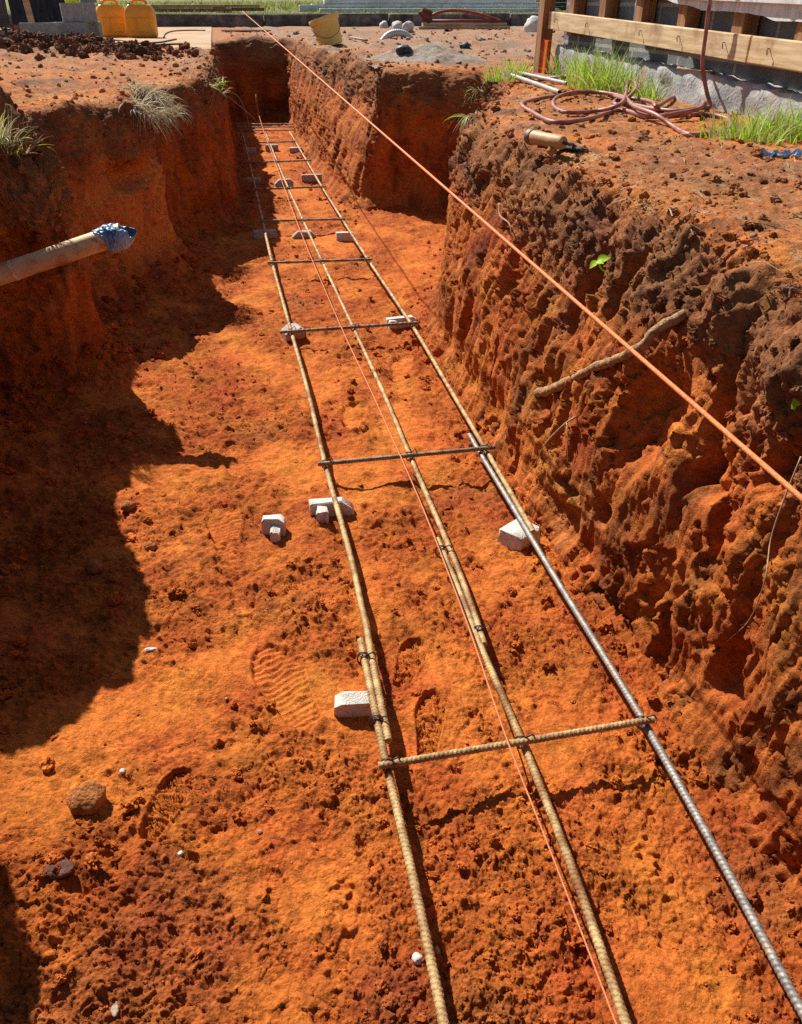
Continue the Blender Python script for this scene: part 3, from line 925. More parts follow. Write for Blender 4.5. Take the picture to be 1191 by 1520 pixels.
M_greyf = noise_mat('grey_fabric', (.07, .065, .06), (.15, .14, .125), 5, 5, .9, .3, 30, stretch=(9, 9, .5))
M_hose = noise_mat('maroon_hose', (.22, .065, .055), (.36, .14, .12), 30, 4, .5, .05, 100, dirt=(.42, .22, .14), dirt_scale=12, dirt_amt=.2, spec=.5)
M_white = noise_mat('white_siding', (.56, .57, .58), (.76, .77, .78), 10, 7, .7, .1, 60, stretch=(1, 5, .4), dirt=(.36, .34, .32), dirt_scale=9, dirt_amt=.2)
M_galv = noise_mat('galvanised', (.46, .48, .50), (.66, .68, .70), 5, 6, .5, .05, 60, .2, stretch=(.5, 3, 3), dirt=(.30, .28, .25), dirt_scale=4, dirt_amt=.25)
M_tube = noise_mat('dull_tube', (.27, .26, .25), (.42, .41, .39), 20, 6, .6, .1, 90, .2, dirt=(.30, .17, .09), dirt_scale=9, dirt_amt=.35)
M_red = noise_mat('red_paint', (.22, .035, .028), (.36, .07, .05), 20, 6, .55, .1, 80, dirt=(.15, .07, .045), dirt_scale=12, dirt_amt=.35)
M_rusty = noise_mat('rusty_iron', (.07, .03, .022), (.20, .08, .05), 30, 8, .85, .4, 120)
M_tan = noise_mat('tan_wood', (.40, .20, .07), (.55, .31, .13), 16, 7, .55, .1, 90, stretch=(1, 6, 6), spec=.4)
M_dark = noise_mat('dark_iron', (.03, .03, .035), (.10, .10, .11), 30, 6, .55, .2, 120, .5)
M_black = noise_mat('black_plastic', (.012, .012, .014), (.04, .04, .045), 12, 5, .35, .2, 60)
M_hiviz = noise_mat('yellow_green_cloth', (.55, .66, .04), (.68, .78, .10), 20, 4, .7)
M_flag = noise_mat('orange_tape', (.75, .12, .02), (.85, .20, .04), 20, 4, .5)
M_stone = noise_mat('stone', (.26, .19, .13), (.46, .36, .25), 30, 8, .9, .5, 120)
M_pale = noise_mat('pale_rubble', (.48, .46, .43), (.66, .64, .60), 20, 7, .9, .4, 90)
M_heap = noise_mat('grey_sand', (.22, .17, .135), (.34, .275, .22), 60, 8, .95, .6, 160, dirt=(.38, .17, .08), dirt_scale=5, dirt_amt=.25)


def grass_mat(name, c0, c1, transl=.25):
    m, N, L, B = mat(name)
    g = N.new('ShaderNodeNewGeometry')
    r = N.new('ShaderNodeValToRGB')
    r.color_ramp.elements[0].color = (*c0, 1)
    r.color_ramp.elements[1].color = (*c1, 1)
    L.new(g.outputs['Random Per Island'], r.inputs['Fac'])
    L.new(r.outputs['Color'], B.inputs['Base Color'])
    B.inputs['Roughness'].default_value = .55
    B.inputs['Specular IOR Level'].default_value = .25
    t = N.new('ShaderNodeBsdfTranslucent')
    L.new(r.outputs['Color'], t.inputs['Color'])
    mx = N.new('ShaderNodeMixShader')
    mx.inputs[0].default_value = transl
    L.new(B.outputs[0], mx.inputs[1]); L.new(t.outputs[0], mx.inputs[2])
    L.new(mx.outputs[0], N['Material Output'].inputs['Surface'])
    return m


M_grass = grass_mat('green_grass', (.20, .36, .02), (.46, .62, .07), .45)
M_straw = grass_mat('dry_grass', (.34, .28, .16), (.66, .58, .38), .3)
M_verge = grass_mat('verge_grass', (.16, .22, .03), (.46, .42, .15), .3)
M_leaf = grass_mat('bright_leaf', (.36, .62, .01), (.48, .74, .03), .4)


def blades(base, length, lean, width, seed, grav=1.0, seg=5):
    """curved, tapering blades of grass. base (n,3), length (n,), lean (n,3) start directions"""
    n = len(base)
    r = np.random.default_rng(seed)
    d = lean / np.linalg.norm(lean, axis=1)[:, None]
    side = np.cross(d, r.normal(size=(n, 3)))
    side /= np.linalg.norm(side, axis=1)[:, None]
    p = base.copy()
    V = []
    g = np.array((0, 0, -1.)) * grav
    curl = r.normal(0, .22, (n, 3))
    for k in range(seg + 1):
        wk = width * (1 - (k / seg) ** 1.6) * (.75 + .25 * min(1, k)) + .0002
        V.append(p - side * wk[:, None]); V.append(p + side * wk[:, None])
        d = d + g * (1.1 / seg) * (.3 + k / seg)[None] if False else d + g * (1.1 / seg) * (.25 + k / seg) + curl / seg * 2
        d /= np.linalg.norm(d, axis=1)[:, None]
        p = p + d * (length / seg)[:, None]
    V = np.stack(V, 1)                            # n, 2(seg+1), 3
    f = np.array([(2 * k, 2 * k + 1, 2 * k + 3, 2 * k + 2) for k in range(seg)])
    F = (f[None] + (np.arange(n) * 2 * (seg + 1))[:, None, None]).reshape(-1, 4)
    return V.reshape(-1, 3), F


def on_ground(px, py, dz=0.):
    z = .87
    for _ in range(6):
        p = at(px, py, z=z)
        z = float(ground_h(np.array([p[0]]), np.array([p[1]]))[0]) + dz
    return at(px, py, z=z)


def project(V):
    v = V - np.array((0, 0, ZC))
    w = v @ FW
    return CX + FPX * (v @ RT) / w, CY - FPX * (v @ UP) / w, w


_wx, _wy, _ww = project(WALLV)


def on_wall(px, py, out=0.):
    d2 = (_wx - px) ** 2 + (_wy - py) ** 2
    near = np.where((d2 < 14 ** 2) & (_ww > .2))[0]
    if len(near) == 0: near = np.array([np.argmin(np.where(_ww > .2, d2, 1e9))])
    k = near[np.argmin(_ww[near] + .01 * np.sqrt(d2[near]))]
    return WALLV[k] + wnrm[k] * out


def tuft(name, spots, mats, label, cat, seed, n, h, spread, grav=.8, bias=(0, 0, 1.), width=.0022, name2=None):
    """a clump of grass: blades from one or more spots, one mesh per kind of blade"""
    r = np.random.default_rng(seed)
    spots = np.array(spots)
    root = empty(name, spots.mean(0), label, cat)
    for mi, (m_, share, pn) in enumerate(mats):
        k = int(n * share)
        i = r.integers(0, len(spots), k)
        ang = r.uniform(0, 2 * PI, k)
        rad = spread * np.sqrt(r.uniform(size=k))
        b = spots[i] + np.stack([rad * np.cos(ang), rad * np.sin(ang), -.01 + 0 * rad], -1)
        ln = np.stack([np.cos(ang) * r.uniform(.1, .7, k), np.sin(ang) * r.uniform(.1, .9, k), .9 + 0 * ang], -1) + np.array(bias) * r.uniform(.5, 1.3, (k, 1)) + r.normal(0, .28, (k, 3))
        L_ = h * r.uniform(.25, 1.0, k) * (1 - .4 * (rad / max(spread, 1e-6)) ** 2)
        V, F = blades(b, L_, ln, width * r.uniform(.6, 1.2, k), seed + mi, grav)
        link(pn, np_mesh(pn, V - spots.mean(0), F, True), m_, root)
    return root


# ------------------------------------------------------------------ reinforcement
ZB, RB = .062, .0075
CAGE = empty('rebar_mat', (.43, 1.0, .0), 'long ladder of tied steel reinforcing bars lying along the trench floor', 'reinforcement')


def rib_bar(name, pts, z, mat_, r=RB, parent=CAGE):
    """deformed bar: two lengthwise seams and slanting ribs, finer where it is near"""
    P = spline(pts, 40)
    seg = np.hypot(*(P[1:, :2] - P[:-1, :2]).T)
    S = np.concatenate([[0], np.cumsum(seg)])
    s, out = 0., [0.]
    while s < S[-1]:
        q = np.array([np.interp(s, S, P[:, k]) for k in range(3)])
        s += np.clip(.0020 * np.hypot(q[0], q[1]) / 1.1, .0021, .05)
        out.append(min(s, S[-1]))
    s = np.array(out)
    Q = np.stack([np.interp(s, S, P[:, k]) for k in range(3)], 1)
    n = 12
    T = np.gradient(Q, axis=0)
    T /= np.linalg.norm(T, axis=1)[:, None] + 1e-12
    u = np.cross(T, np.array((0, 0, 1.))); u /= np.linalg.norm(u, axis=1)[:, None]
    w = np.cross(T, u)
    a = 2 * PI * np.arange(n) / n + .3
    pit = .0088
    ph = s[:, None] / pit + .28 * np.cos(a)[None] * 1.2
    rib = np.clip(np.cos(2 * PI * ph), 0, 1) ** 1.5 * (np.abs(np.sin(a))[None] ** .5)
    R = r * (.89 + .28 * rib) + .0009 * (np.abs(np.cos(a))[None] > .93)
    V = Q[:, None, :] + R[..., None] * (np.cos(a)[None, :, None] * u[:, None, :] + np.sin(a)[None, :, None] * w[:, None, :])
    m = len(s)
    I = np.arange(m * n).reshape(m, n)
    F = np.stack([I[:-1], np.roll(I, -1, 1)[:-1], np.roll(I, -1, 1)[1:], I[1:]], -1).reshape(-1, 4)
    V = V.reshape(-1, 3)
    # closed ends
    c0, c1 = len(V), len(V) + 1
    V = np.vstack([V, Q[:1], Q[-1:]])
    e = [(c0, I[0, (k + 1) % n], I[0, k], c0) for k in range(n)] + [(c1, I[-1, k], I[-1, (k + 1) % n], c1) for k in range(n)]
    me = np_mesh(name, V - np.array(parent.location), F, True)
    o = link(name, me, mat_, parent)
    eb = MB()
    eb.add(V, [t[:3] for t in e])
    import bmesh
    bm = bmesh.new(); bm.from_mesh(me); bm.verts.ensure_lookup_table()
    for t in e:
        try: bm.faces.new([bm.verts[i] for i in t[:3]])
        except Exception: pass
    bm.to_mesh(me); bm.free()
    return o


def pz(px, py, z): return at(px, py, z=z)


zl = ZB
rib_bar('lengthwise_bar', [pz(672, 1600, zl), pz(659, 1520, zl), pz(615, 1310, zl), pz(575, 1140, zl), pz(556, 1050, zl), pz(535, 950, zl)], zl, M_rust)
rib_bar('lengthwise_bar', [pz(577, 1100, zl), pz(563, 1030, zl), pz(545, 938, zl), pz(519, 820, zl), pz(483, 690, zl), pz(457, 580, zl), pz(432, 490, zl), pz(403, 385, zl), pz(390, 327, zl), pz(379, 279, zl), pz(370, 238, zl), pz(360, 197, zl)], zl, M_rust)
rib_bar('lengthwise_bar', [pz(962, 1600, zl), pz(930, 1520, zl), pz(850, 1290, zl), pz(775, 1100, zl), pz(712, 955, zl), pz(685, 885, zl), pz(650, 800, zl)], zl, M_rust)
rib_bar('lengthwise_bar', [pz(719, 957, zl), pz(697, 890, zl), pz(664, 805, zl), pz(608, 675, zl), pz(566, 575, zl), pz(525, 487, zl), pz(478, 387, zl), pz(450, 327, zl), pz(428, 279, zl), pz(411, 238, zl), pz(393, 193, zl)], zl, M_rust)
rib_bar('lengthwise_bar', [pz(1250, 1600, zl), pz(1185, 1490, zl), pz(1070, 1275, zl), pz(955, 1070, zl), pz(888, 960, zl), pz(826, 860, zl), pz(766, 760, zl), pz(715, 676, zl), pz(697, 645, zl)], zl, M_steel)
rib_bar('lengthwise_bar', [pz(792, 790, zl), pz(757, 729, zl), pz(724, 672, zl), pz(665, 572, zl), pz(610, 480, zl), pz(545, 383, zl), pz(508, 325, zl), pz(478, 277, zl), pz(455, 238, zl), pz(430, 195, zl)], zl, M_rust)
zc_ = ZB + .0165
TIES = []


def tie(parent, c, ax=0., r=.0125, seed=0):
    """black tying wire wound round a crossing with a twisted tail"""
    m = MB()
    q = random.Random(seed)
    for k in range(3):
        tl = ax + .75 * (1 if k % 2 else -1) + q.uniform(-.15, .15)
        pts = []
        for t in np.linspace(0, 2 * PI, 15):
            v = np.array((math.cos(t) * r * 1.05, 0, math.sin(t) * r * 1.5))
            pts.append(np.array(c) + np.array((v[0] * math.cos(tl), v[0] * math.sin(tl) * .6, v[2] * .8 - .004)) + np.array((0, .002 * k, 0)))
        m.tube(pts, .0015, 5)
    tail = [np.array(c) + np.array((.004, 0, .008)), np.array(c) + np.array((.012, -.004, .017)), np.array(c) + np.array((.020, .004 * q.uniform(-2, 2), .020)), np.array(c) + np.array((.024, -.010, .013))]
    m.tube(spline(tail, 4), .0016, 5)
    return m.build('tie_wire', M_wire, parent, True)


for k, (a, b, mids, m_) in enumerate([((562, 1137), (970, 1068), [(575, 1135), (774, 1101), (953, 1071)], M_rust), ((472, 689), (735, 664), [(483, 688), (607, 676), (717, 666)], M_cross),
                                      ((416, 493), (622, 479), [(431, 492), (525, 486), (612, 480)], M_cross), ((398, 390), (553, 385), [(403, 390), (478, 387), (546, 385)], M_cross),
                                      ((387, 328), (513, 325), [(391, 328), (449, 327), (508, 325)], M_cross), ((374, 281), (484, 277), [(379, 281), (428, 279), (479, 277)], M_cross),
                                      ((366, 241), (462, 238), [(370, 241), (411, 240), (456, 238)], M_cross), ((361, 212), (439, 210), [(364, 212), (400, 211), (436, 210)], M_cross),
                                      ((352, 194), (436, 193), [], M_cross), ((350, 189), (437, 188), [], M_cross), ((350, 184.5), (437, 184), [], M_cross)]):
    z_ = zc_ if k < 8 else zc_ + .0 if k < 9 else ZB + .03
    a3, b3 = pz(*a, z_), pz(*b, z_)
    o = rib_bar('cross_bar', [a3, a3 * .66 + b3 * .34, a3 * .34 + b3 * .66, b3], z_, m_, RB * .95)
    for j, q in enumerate(mids):
        tie(o, pz(*q, zc_ - .005), seed=k * 7 + j)
for (px, py, ob) in [(541, 978, 0), (560, 1072, 0), (656, 818, 2), (712, 938, 2)]:
    tie(CAGE.children[ob], pz(px, py, ZB - .002), ax=.25, r=.0165, seed=px)


# ------------------------------------------------------------------ concrete spacers
def slab(m, c, L, W, H, rz=0., taper=(0, 0), top=.0, tilt=(0, 0)):
    """a cast block: bevelled, its ends cut back at the top corners (taper left, right)"""
    n = 9
    b = .004
    rings = []
    for i, (f, zz) in enumerate([(-.94, 0), (-1, b), (-1, H - b), (-.93, H)]):
        pass
    x0, x1 = -L / 2, L / 2
    prof = [(x0 + b, 0), (x1 - b, 0), (x1, b), (x1, H - max(taper[1], b)), (x1 - max(taper[1] * 1.2, b), H), (x0 + max(taper[0] * 1.2, b), H), (x0, H - max(taper[0], b)), (x0, b)]
    rr = []
    R = rotm(tilt[0], tilt[1], rz)
    for yv, ins in ((-W / 2, b), (-W / 2 + b, 0), (W / 2 - b, 0), (W / 2, b)):
        ring = []
        for (px, pz_) in prof:
            cx, cz = px * (1 - ins * 2 / L), (pz_ - H / 2) * (1 - ins * 2 / H) + H / 2
            p = np.array((cx, yv * (1 - top * cz / H), cz)) + rng.normal(0, .0018, 3)
            ring.append(R @ p + np.array(c))
        rr.append(ring)
    m.loft(rr)


def spacer(px, py, L, W, H, label, rz=0., taper=(0, 0), legs=(), mat_=None, z=.0, tilt=(0, 0), group=None):
    p = at(px, py, z=.03)
    fz = float(floor_z(np.array([p[0]]), np.array([p[1]]))[0])
    m = MB()
    c = np.array((p[0], p[1], min(fz, .02) - .006 + z))
    slab(m, c, L, W, H, rz, taper, .08, tilt)
    for (dx, dy, l, w_, h_, r_) in legs:
        q = rotm(0, 0, rz) @ np.array((dx, dy, 0))
        slab(m, c + q + np.array((0, 0, -.002)), l, w_, h_, rz + r_, (.004, .004), .05)
    o = m.build('concrete_spacer', mat_ or M_conc, None, True, angle=35)
    return tag(o, label, 'rebar spacer', group or 'concrete spacers under the reinforcement')


spacer(407, 778, .062, .038, .058, 'loose white spacer with a stub leg, lying left of all the bars', -.12, (0, .012), [(.006, -.036, .026, .045, .046, 0)])
spacer(493, 756, .125, .034, .056, 'white T-shaped spacer under the left bar, crumbs of earth on top', -.06, (.002, .026), [(-.030, -.036, .034, .046, .050, 0)])
spacer(771, 792, .085, .085, .056, 'chunky white cube-like spacer under the grey right bar, by the bank', .55, (.002, .002))
spacer(526, 1040, .085, .042, .045, 'soil-covered white spacer half sunk under the lapped left bars', -.12, (.012, .01), tilt=(.1, .06))
spacer(436, 494, .095, .075, .052, 'rounded grey spacer at the left end of the third cross bar', .25, (.02, .02), [], M_concd)
spacer(597, 478, .145, .045, .054, 'long pale spacer with a stepped end under the right end of the third cross bar', .05, (.0, .02), [(-.052, -.03, .035, .03, .05, 0)])
spacer(393, 345, .150, .048, .052, 'grey brick-shaped spacer, left one of the row beyond the fourth cross bar', .03, (.003, .003), [], M_concd)
spacer(451, 345, .150, .045, .054, 'pale spacer with cut top corners, middle of the row beyond the fourth cross bar', .0, (.028, .028), [], M_concd)
spacer(513, 348, .120, .050, .056, 'pale spacer against the right bar in the row beyond the fourth cross bar', -.06, (.002, .015), [])
spacer(377, 267, .115, .05, .05, 'small grey shaded spacer under the left bar, second row from the far end', .02, (.005, .005), [], M_concd)
spacer(422, 272, .150, .05, .058, 'broken humped spacer under the middle bar, second row from the far end', .05, (.03, .02), [], M_concd)
spacer(463, 265, .165, .045, .06, 'long dark grey spacer under the right bar, second row from the far end', .03, (.002, .002), [], M_concd)
spacer(371, 222, .125, .05, .065, 'shaded spacer at the left of the farthest row in the trench', .0, (.003, .003), [], M_concd)
spacer(404, 221, .125, .05, .065, 'sunlit spacer in the middle of the farthest row in the trench', .0, (.003, .003), [], M_concd)
spacer(440, 223, .125, .05, .065, 'spacer at the right of the farthest row, beside the bank', -.05, (.003, .01), [], M_concd)

# ------------------------------------------------------------------ string lines
m = MB()
pa, pb = np.array((.4755, .30, .897)), np.array((.49, 16.6, 1.115))
P = np.array([pa + (pb - pa) * t for t in np.linspace(0, 1, 60)])
m.tube(P, np.linspace(.0027, .0052, 60), 8)
tag(m.build('string_line', M_line, None, True), 'taut bright orange builder string crossing the picture above the trench', 'string line')
m = MB()
pts = [at(960, 1640, z=.105), at(915, 1520, z=.105), at(820, 1270, z=.10), at(750, 1090, z=.10), at(690, 915, z=.10), at(622, 740, z=.10), at(560, 600, z=.10), at(500, 470, z=.10), at(443, 335, z=.10), at(410, 245, z=.105), at(392, 195, z=.12), at(385, 172, Y=10.5)]
pts = spline(pts, 10)
m.tube(pts, np.linspace(.0014, .0030, len(pts)), 6)
tag(m.build('string_line', M_line2, None, True), 'thin faded orange string low over the middle bar down the trench', 'string line')
m = MB()
b0 = at(386, 180, Y=10.55)
m.tube([np.array((b0[0], b0[1], -.05)), at(384, 170, Y=10.53), at(381.5, 155, Y=10.5), at(380.5, 140, Y=10.5)], [.010, .010, .009, .008], 8)
tag(m.build('steel_pin', M_cross, None, True), 'thin upright steel pin holding the low string at the far end', 'steel pin')

# ------------------------------------------------------------------ pipe out of the left bank
p0, p1 = at(-70, 432, Y=2.96), at(182, 346, Y=2.96)
PIPE = empty('drain_pipe', p0, 'dirty cream plastic drain pipe sticking out of the left bank', 'pipe')
m = MB()
ax = (p1 - p0) / np.linalg.norm(p1 - p0)
L_ = np.linalg.norm(p1 - p0)
uu = np.cross(ax, (0, 0, 1.)); uu /= np.linalg.norm(uu); vv = np.cross(uu, ax)
rings = []
for (t, r) in [(0, .034), (L_ * .35, .034), (L_ * .352, .0355), (L_ * .365, .0355), (L_ * .367, .034), (L_ * .62, .034), (L_ * .622, .0345), (L_ - .012, .034), (L_ - .004, .0345), (L_, .034), (L_, .030), (L_ - .1, .030)]:
    rings.append([p0 + ax * t + r * (math.cos(a) * uu + math.sin(a) * vv) for a in np.linspace(0, 2 * PI, 33)[:-1]])
m.loft(rings, False)
m.build('pipe_body', M_pvc, PIPE, True, angle=40)
m = MB()
gr = []
nr, na = 15, 40
for i in range(nr):
    t = i / (nr - 1)
    ring = []
    for k in range(na):
        a = 2 * PI * k / na
        # the film wraps the end, gapes at the mouth and hangs below it
        s_ = L_ - .062 + .080 * t + .012 * math.sin(a * 2 + 1) - .02 * math.cos(a - 1.2)
        r = .0350 + .004 * abs(math.sin(a * 3.5 + 4 * t)) * (.4 + t) + .005 * t - (.022 * max(0, t - .75) / .25)
        q = p0 + ax * s_ + r * (math.cos(a) * uu + math.sin(a) * vv)
        hang = max(0, -math.sin(a)) ** 1.5
        q = q + np.array((0, 0, -.030 * hang * (1 - t) * (.5 + .5 * t))) + rng.normal(0, .0014, 3)
        ring.append(q)
    gr.append(ring)
m.loft(gr, False)
o = m.build('film_wrap', M_blue, PIPE, False)
sol = o.modifiers.new('solidify', 'SOLIDIFY'); sol.thickness = .0012

# ------------------------------------------------------------------ roots, branch, plants
m = MB()
a0 = on_wall(985, 480)
pts = [a0 + np.array((.06, -.01, .03)), at(972, 490, X=a0[0] - 0.037), at(955, 513, X=a0[0] - 0.052), at(915, 533, X=a0[0] - 0.062), at(880, 547, X=a0[0] - 0.067), at(845, 566, X=a0[0] - 0.077), at(818, 578, X=a0[0] - 0.082), at(798, 583, X=a0[0] - 0.087)]
P = spline(pts, 6)
rr = np.interp(np.linspace(0, 1, len(P)), [0, .15, .3, .6, .9, 1], [.012, .0105, .0115, .0115, .0145, .0125]) * (1 + .05 * np.sin(np.arange(len(P)) * 1.7) + .05 * np.sin(np.arange(len(P)) * .63))
m.tube(P + rng.normal(0, .0012, P.shape), rr, 9)
tag(m.build('broken_branch', M_root, None, True), 'thick broken brown root poking out of the right bank below the orange string', 'root')
ROOTS = [([(858, 617), (840, 633), (812, 660), (795, 690), (781, 712)], .0028, M_rootp, 'thin pale forked root running down the bank under the broken thick root'),
         ([(1196, 680), (1168, 745), (1150, 800), (1143, 860), (1120, 918), (1085, 955)], .0016, M_rootp, 'hair-thin pale root curving down the bank at the right edge'),
         ([(846, 628), (848, 650), (846, 690)], .0025, M_root, 'short dark root dangling beside the thin forked one'),
         ([(735, 300), (742, 318), (758, 335), (764, 352)], .0035, M_rootp, 'pale root tangle end high on the right bank left of the leaf'),
         ([(330, 128), (346, 138), (358, 150), (366, 170), (370, 188)], .006, M_rootp, 'pale root hanging from the left bank near the far end'),
         ([(352, 142), (362, 162), (376, 175), (385, 185)], .006, M_rootp, 'long pale root slanting from the left bank toward the far steel pin')]
for (pl, r, m_, lb) in ROOTS:
    m = MB()
    if pl[0][0] > 500:
        P = [on_wall(px, py, .010) for px, py in pl]
    else:
        P = [at(px, py, Y=9.2) for px, py in pl]
        P[0] = P[0] + np.array((-.12, 0, .02))
    P = spline(P, 6)
    m.tube(P, np.linspace(r, r * .45, len(P)), 6)
    tag(m.build('root', m_, None, True), lb, 'root')


def leaf(m, base, d, n_, L, W):
    """one leaf, gently folded and drooping"""
    d = np.array(d, float); d /= np.linalg.norm(d)
    n_ = np.array(n_, float); n_ -= d * (n_ @ d); n_ /= np.linalg.norm(n_)
    s = np.cross(d, n_)
    V, F = [], []
    for i in range(7):
        t = i / 6
        w = W * math.sin(PI * min(1, .06 + t * .94) ** .8) * .5
        c = np.array(base) + d * L * t - n_ * L * .25 * t * t
        V += [c - s * w + n_ * w * .35, c, c + s * w + n_ * w * .35]
    for i in range(6):
        for j in (0, 1):
            F.append((3 * i + j, 3 * i + j + 1, 3 * i + j + 4, 3 * i + j + 3))
    m.add(V, F)


sp = on_wall(894, 398, .004)
SEED = empty('seedling', sp, 'tiny bright green seedling with three leaves on the right bank', 'seedling')
tip = sp + np.array((-.035, -.02, .03))
m = MB(); m.tube(spline([sp + np.array((.01, 0, -.01)), sp + np.array((-.015, -.01, .006)), tip], 5), .0016, 6); m.build('stem', M_leaf, SEED, True)
for (d, L, W) in [((.55, -.3, .35), .034, .026), ((-.7, -.35, -.25), .030, .020), ((.1, -.6, .1), .024, .018)]:
    m = MB(); leaf(m, tip, d, (-.5, -.5, .8), L, W); m.build('leaf', M_leaf, SEED, True)
sp = on_wall(1189, 612, .004)
SEED2 = empty('sprout', sp, 'green leaf blade sprouting from the bank at the right edge', 'sprout')
m = MB(); leaf(m, sp + np.array((0, .01, -.002)), (.05, -.10, .5), (-.8, -.5, .2), .05, .016); m.build('leaf', M_leaf, SEED2, True)
m = MB(); m.tube([sp + np.array((.02, .01, -.015)), sp + np.array((0, .01, 0))], .0014, 6); m.build('stem', M_leaf, SEED2, True)

# ------------------------------------------------------------------ grass
tuft('grass_tuft', [on_ground(742, 118), on_ground(757, 113), on_ground(768, 108)], [(M_grass, .75, 'green_blades'), (M_straw, .25, 'dry_blades')], 'small fresh green grass tuft at the corner of the side cut', 'grass tuft', 301, 260, .17, .09, .7, width=.0032)
tuft('grass_tuft', [on_ground(px, py) for px, py in [(842, 112), (858, 122), (872, 128), (890, 132), (905, 136), (870, 118), (915, 138)]], [(M_grass, .8, 'green_blades'), (M_straw, .2, 'dry_blades')], 'large bright green grass clump against the block wall behind the hose', 'grass tuft', 311, 900, .30, .12, .6, width=.0034)
tuft('grass_tuft', [on_ground(px, py) for px, py in [(945, 146), (962, 150)]], [(M_grass, .7, 'green_blades'), (M_straw, .3, 'dry_blades')], 'thin ragged grass tuft between the big clump and the upright hose', 'grass tuft', 321, 170, .19, .07, .7, width=.0028)
tuft('grass_tuft', [on_ground(px, py) for px, py in [(1075, 205), (1105, 208), (1130, 200), (1150, 205), (1170, 205), (1195, 208), (1120, 212), (1180, 196), (1215, 205)]], [(M_grass, .78, 'green_blades'), (M_straw, .22, 'dry_blades')], 'wide green grass patch at the right edge above the blue scrap', 'grass tuft', 331, 900, .17, .09, .8, width=.0028)
lip = [on_wall(px, py, .0) for px, py in [(190, 118), (204, 128), (218, 134), (230, 142), (240, 150), (248, 160), (236, 165), (225, 158), (212, 150), (252, 172)]]
tuft('dry_grass', lip, [(M_straw, 1., 'dry_blades')], 'bleached dry grass hanging over the corner of the left bank', 'dry grass', 341, 900, .22, .05, 2.2, (.35, -.45, -.8), .0020)
lip = [on_wall(px, py, .0) for px, py in [(0, 205), (14, 212), (28, 222), (-10, 200)]]
tuft('dry_grass', lip, [(M_straw, .8, 'dry_blades'), (M_grass, .2, 'green_blades')], 'straw coloured grass tuft at the left edge with a few green blades', 'dry grass', 351, 260, .15, .06, 1.0, (.25, -.2, 0), .0022)
lip = [on_wall(px, py, .0) for px, py in [(322, 118), (333, 124), (340, 132)]]
tuft('dry_grass', lip, [(M_straw, .7, 'dry_blades'), (M_grass, .3, 'green_blades')], 'small mixed grass wisp on the left bank beside the far narrow part', 'dry grass', 361, 70, .14, .06, 1.6, (.4, -.3, -.3), .0035)
lip = [on_wall(px, py, .0) for px, py in [(700, 150), (706, 140), (698, 165), (712, 128)]]
tuft('dry_grass', lip, [(M_straw, .75, 'dry_blades'), (M_grass, .25, 'green_blades')], 'limp greyish grass trailing down into the side cut', 'dry grass', 371, 130, .15, .05, 2.6, (-.5, -.3, -1.0), .0025)
n = 9000
gx = rng.uniform(-5, 14, n); gy = 17.7 - .07 * gx + rng.uniform(0, 1, n) ** 2.2 * 40
gz = ground_h(gx, gy)
V, F = blades(np.stack([gx, gy, gz - .01], -1), rng.uniform(.04, .11, n) * (1 + (gy > 26) * 2.), np.stack([rng.normal(0, .4, n), rng.normal(0, .4, n), np.ones(n)], -1), rng.uniform(.006, .013, n) * (1 + (gy > 26) * 2.), 77, .6, 3)
tag(link('verge_grass', np_mesh('verge_grass', V, F, True), M_verge), 'strip of sunlit green and yellow grass behind the kerb', 'grass', kind='stuff')

# ------------------------------------------------------------------ ground behind: path, kerb
m = MB()
m.box((-.98, 13.05, .855), (1.84, 7.7, .05), None, .006)
tag(m.build('path', M_path), 'dusty tan slab path beside the far end of the trench', 'path', kind='structure')
m = MB()
for k in range(9):
    x0 = -6 + k * 2.3
    yq = 17.5 - .07 * (x0 + 1.13)
    m.box((x0 + 1.14, yq, .95), (2.285, .16, .235), rotm(0, 0, -math.atan(.07)), .018, .003)
tag(m.build('kerb', M_kerb, None, True, angle=40), 'weathered dark concrete kerb along the far side', 'kerb', kind='structure')

# ------------------------------------------------------------------ house at the right
HX = 2.15
HOUSE = empty('house', (2.3, 3.9, .85), 'grey block house side with nailed timber board and torn white siding', 'house')


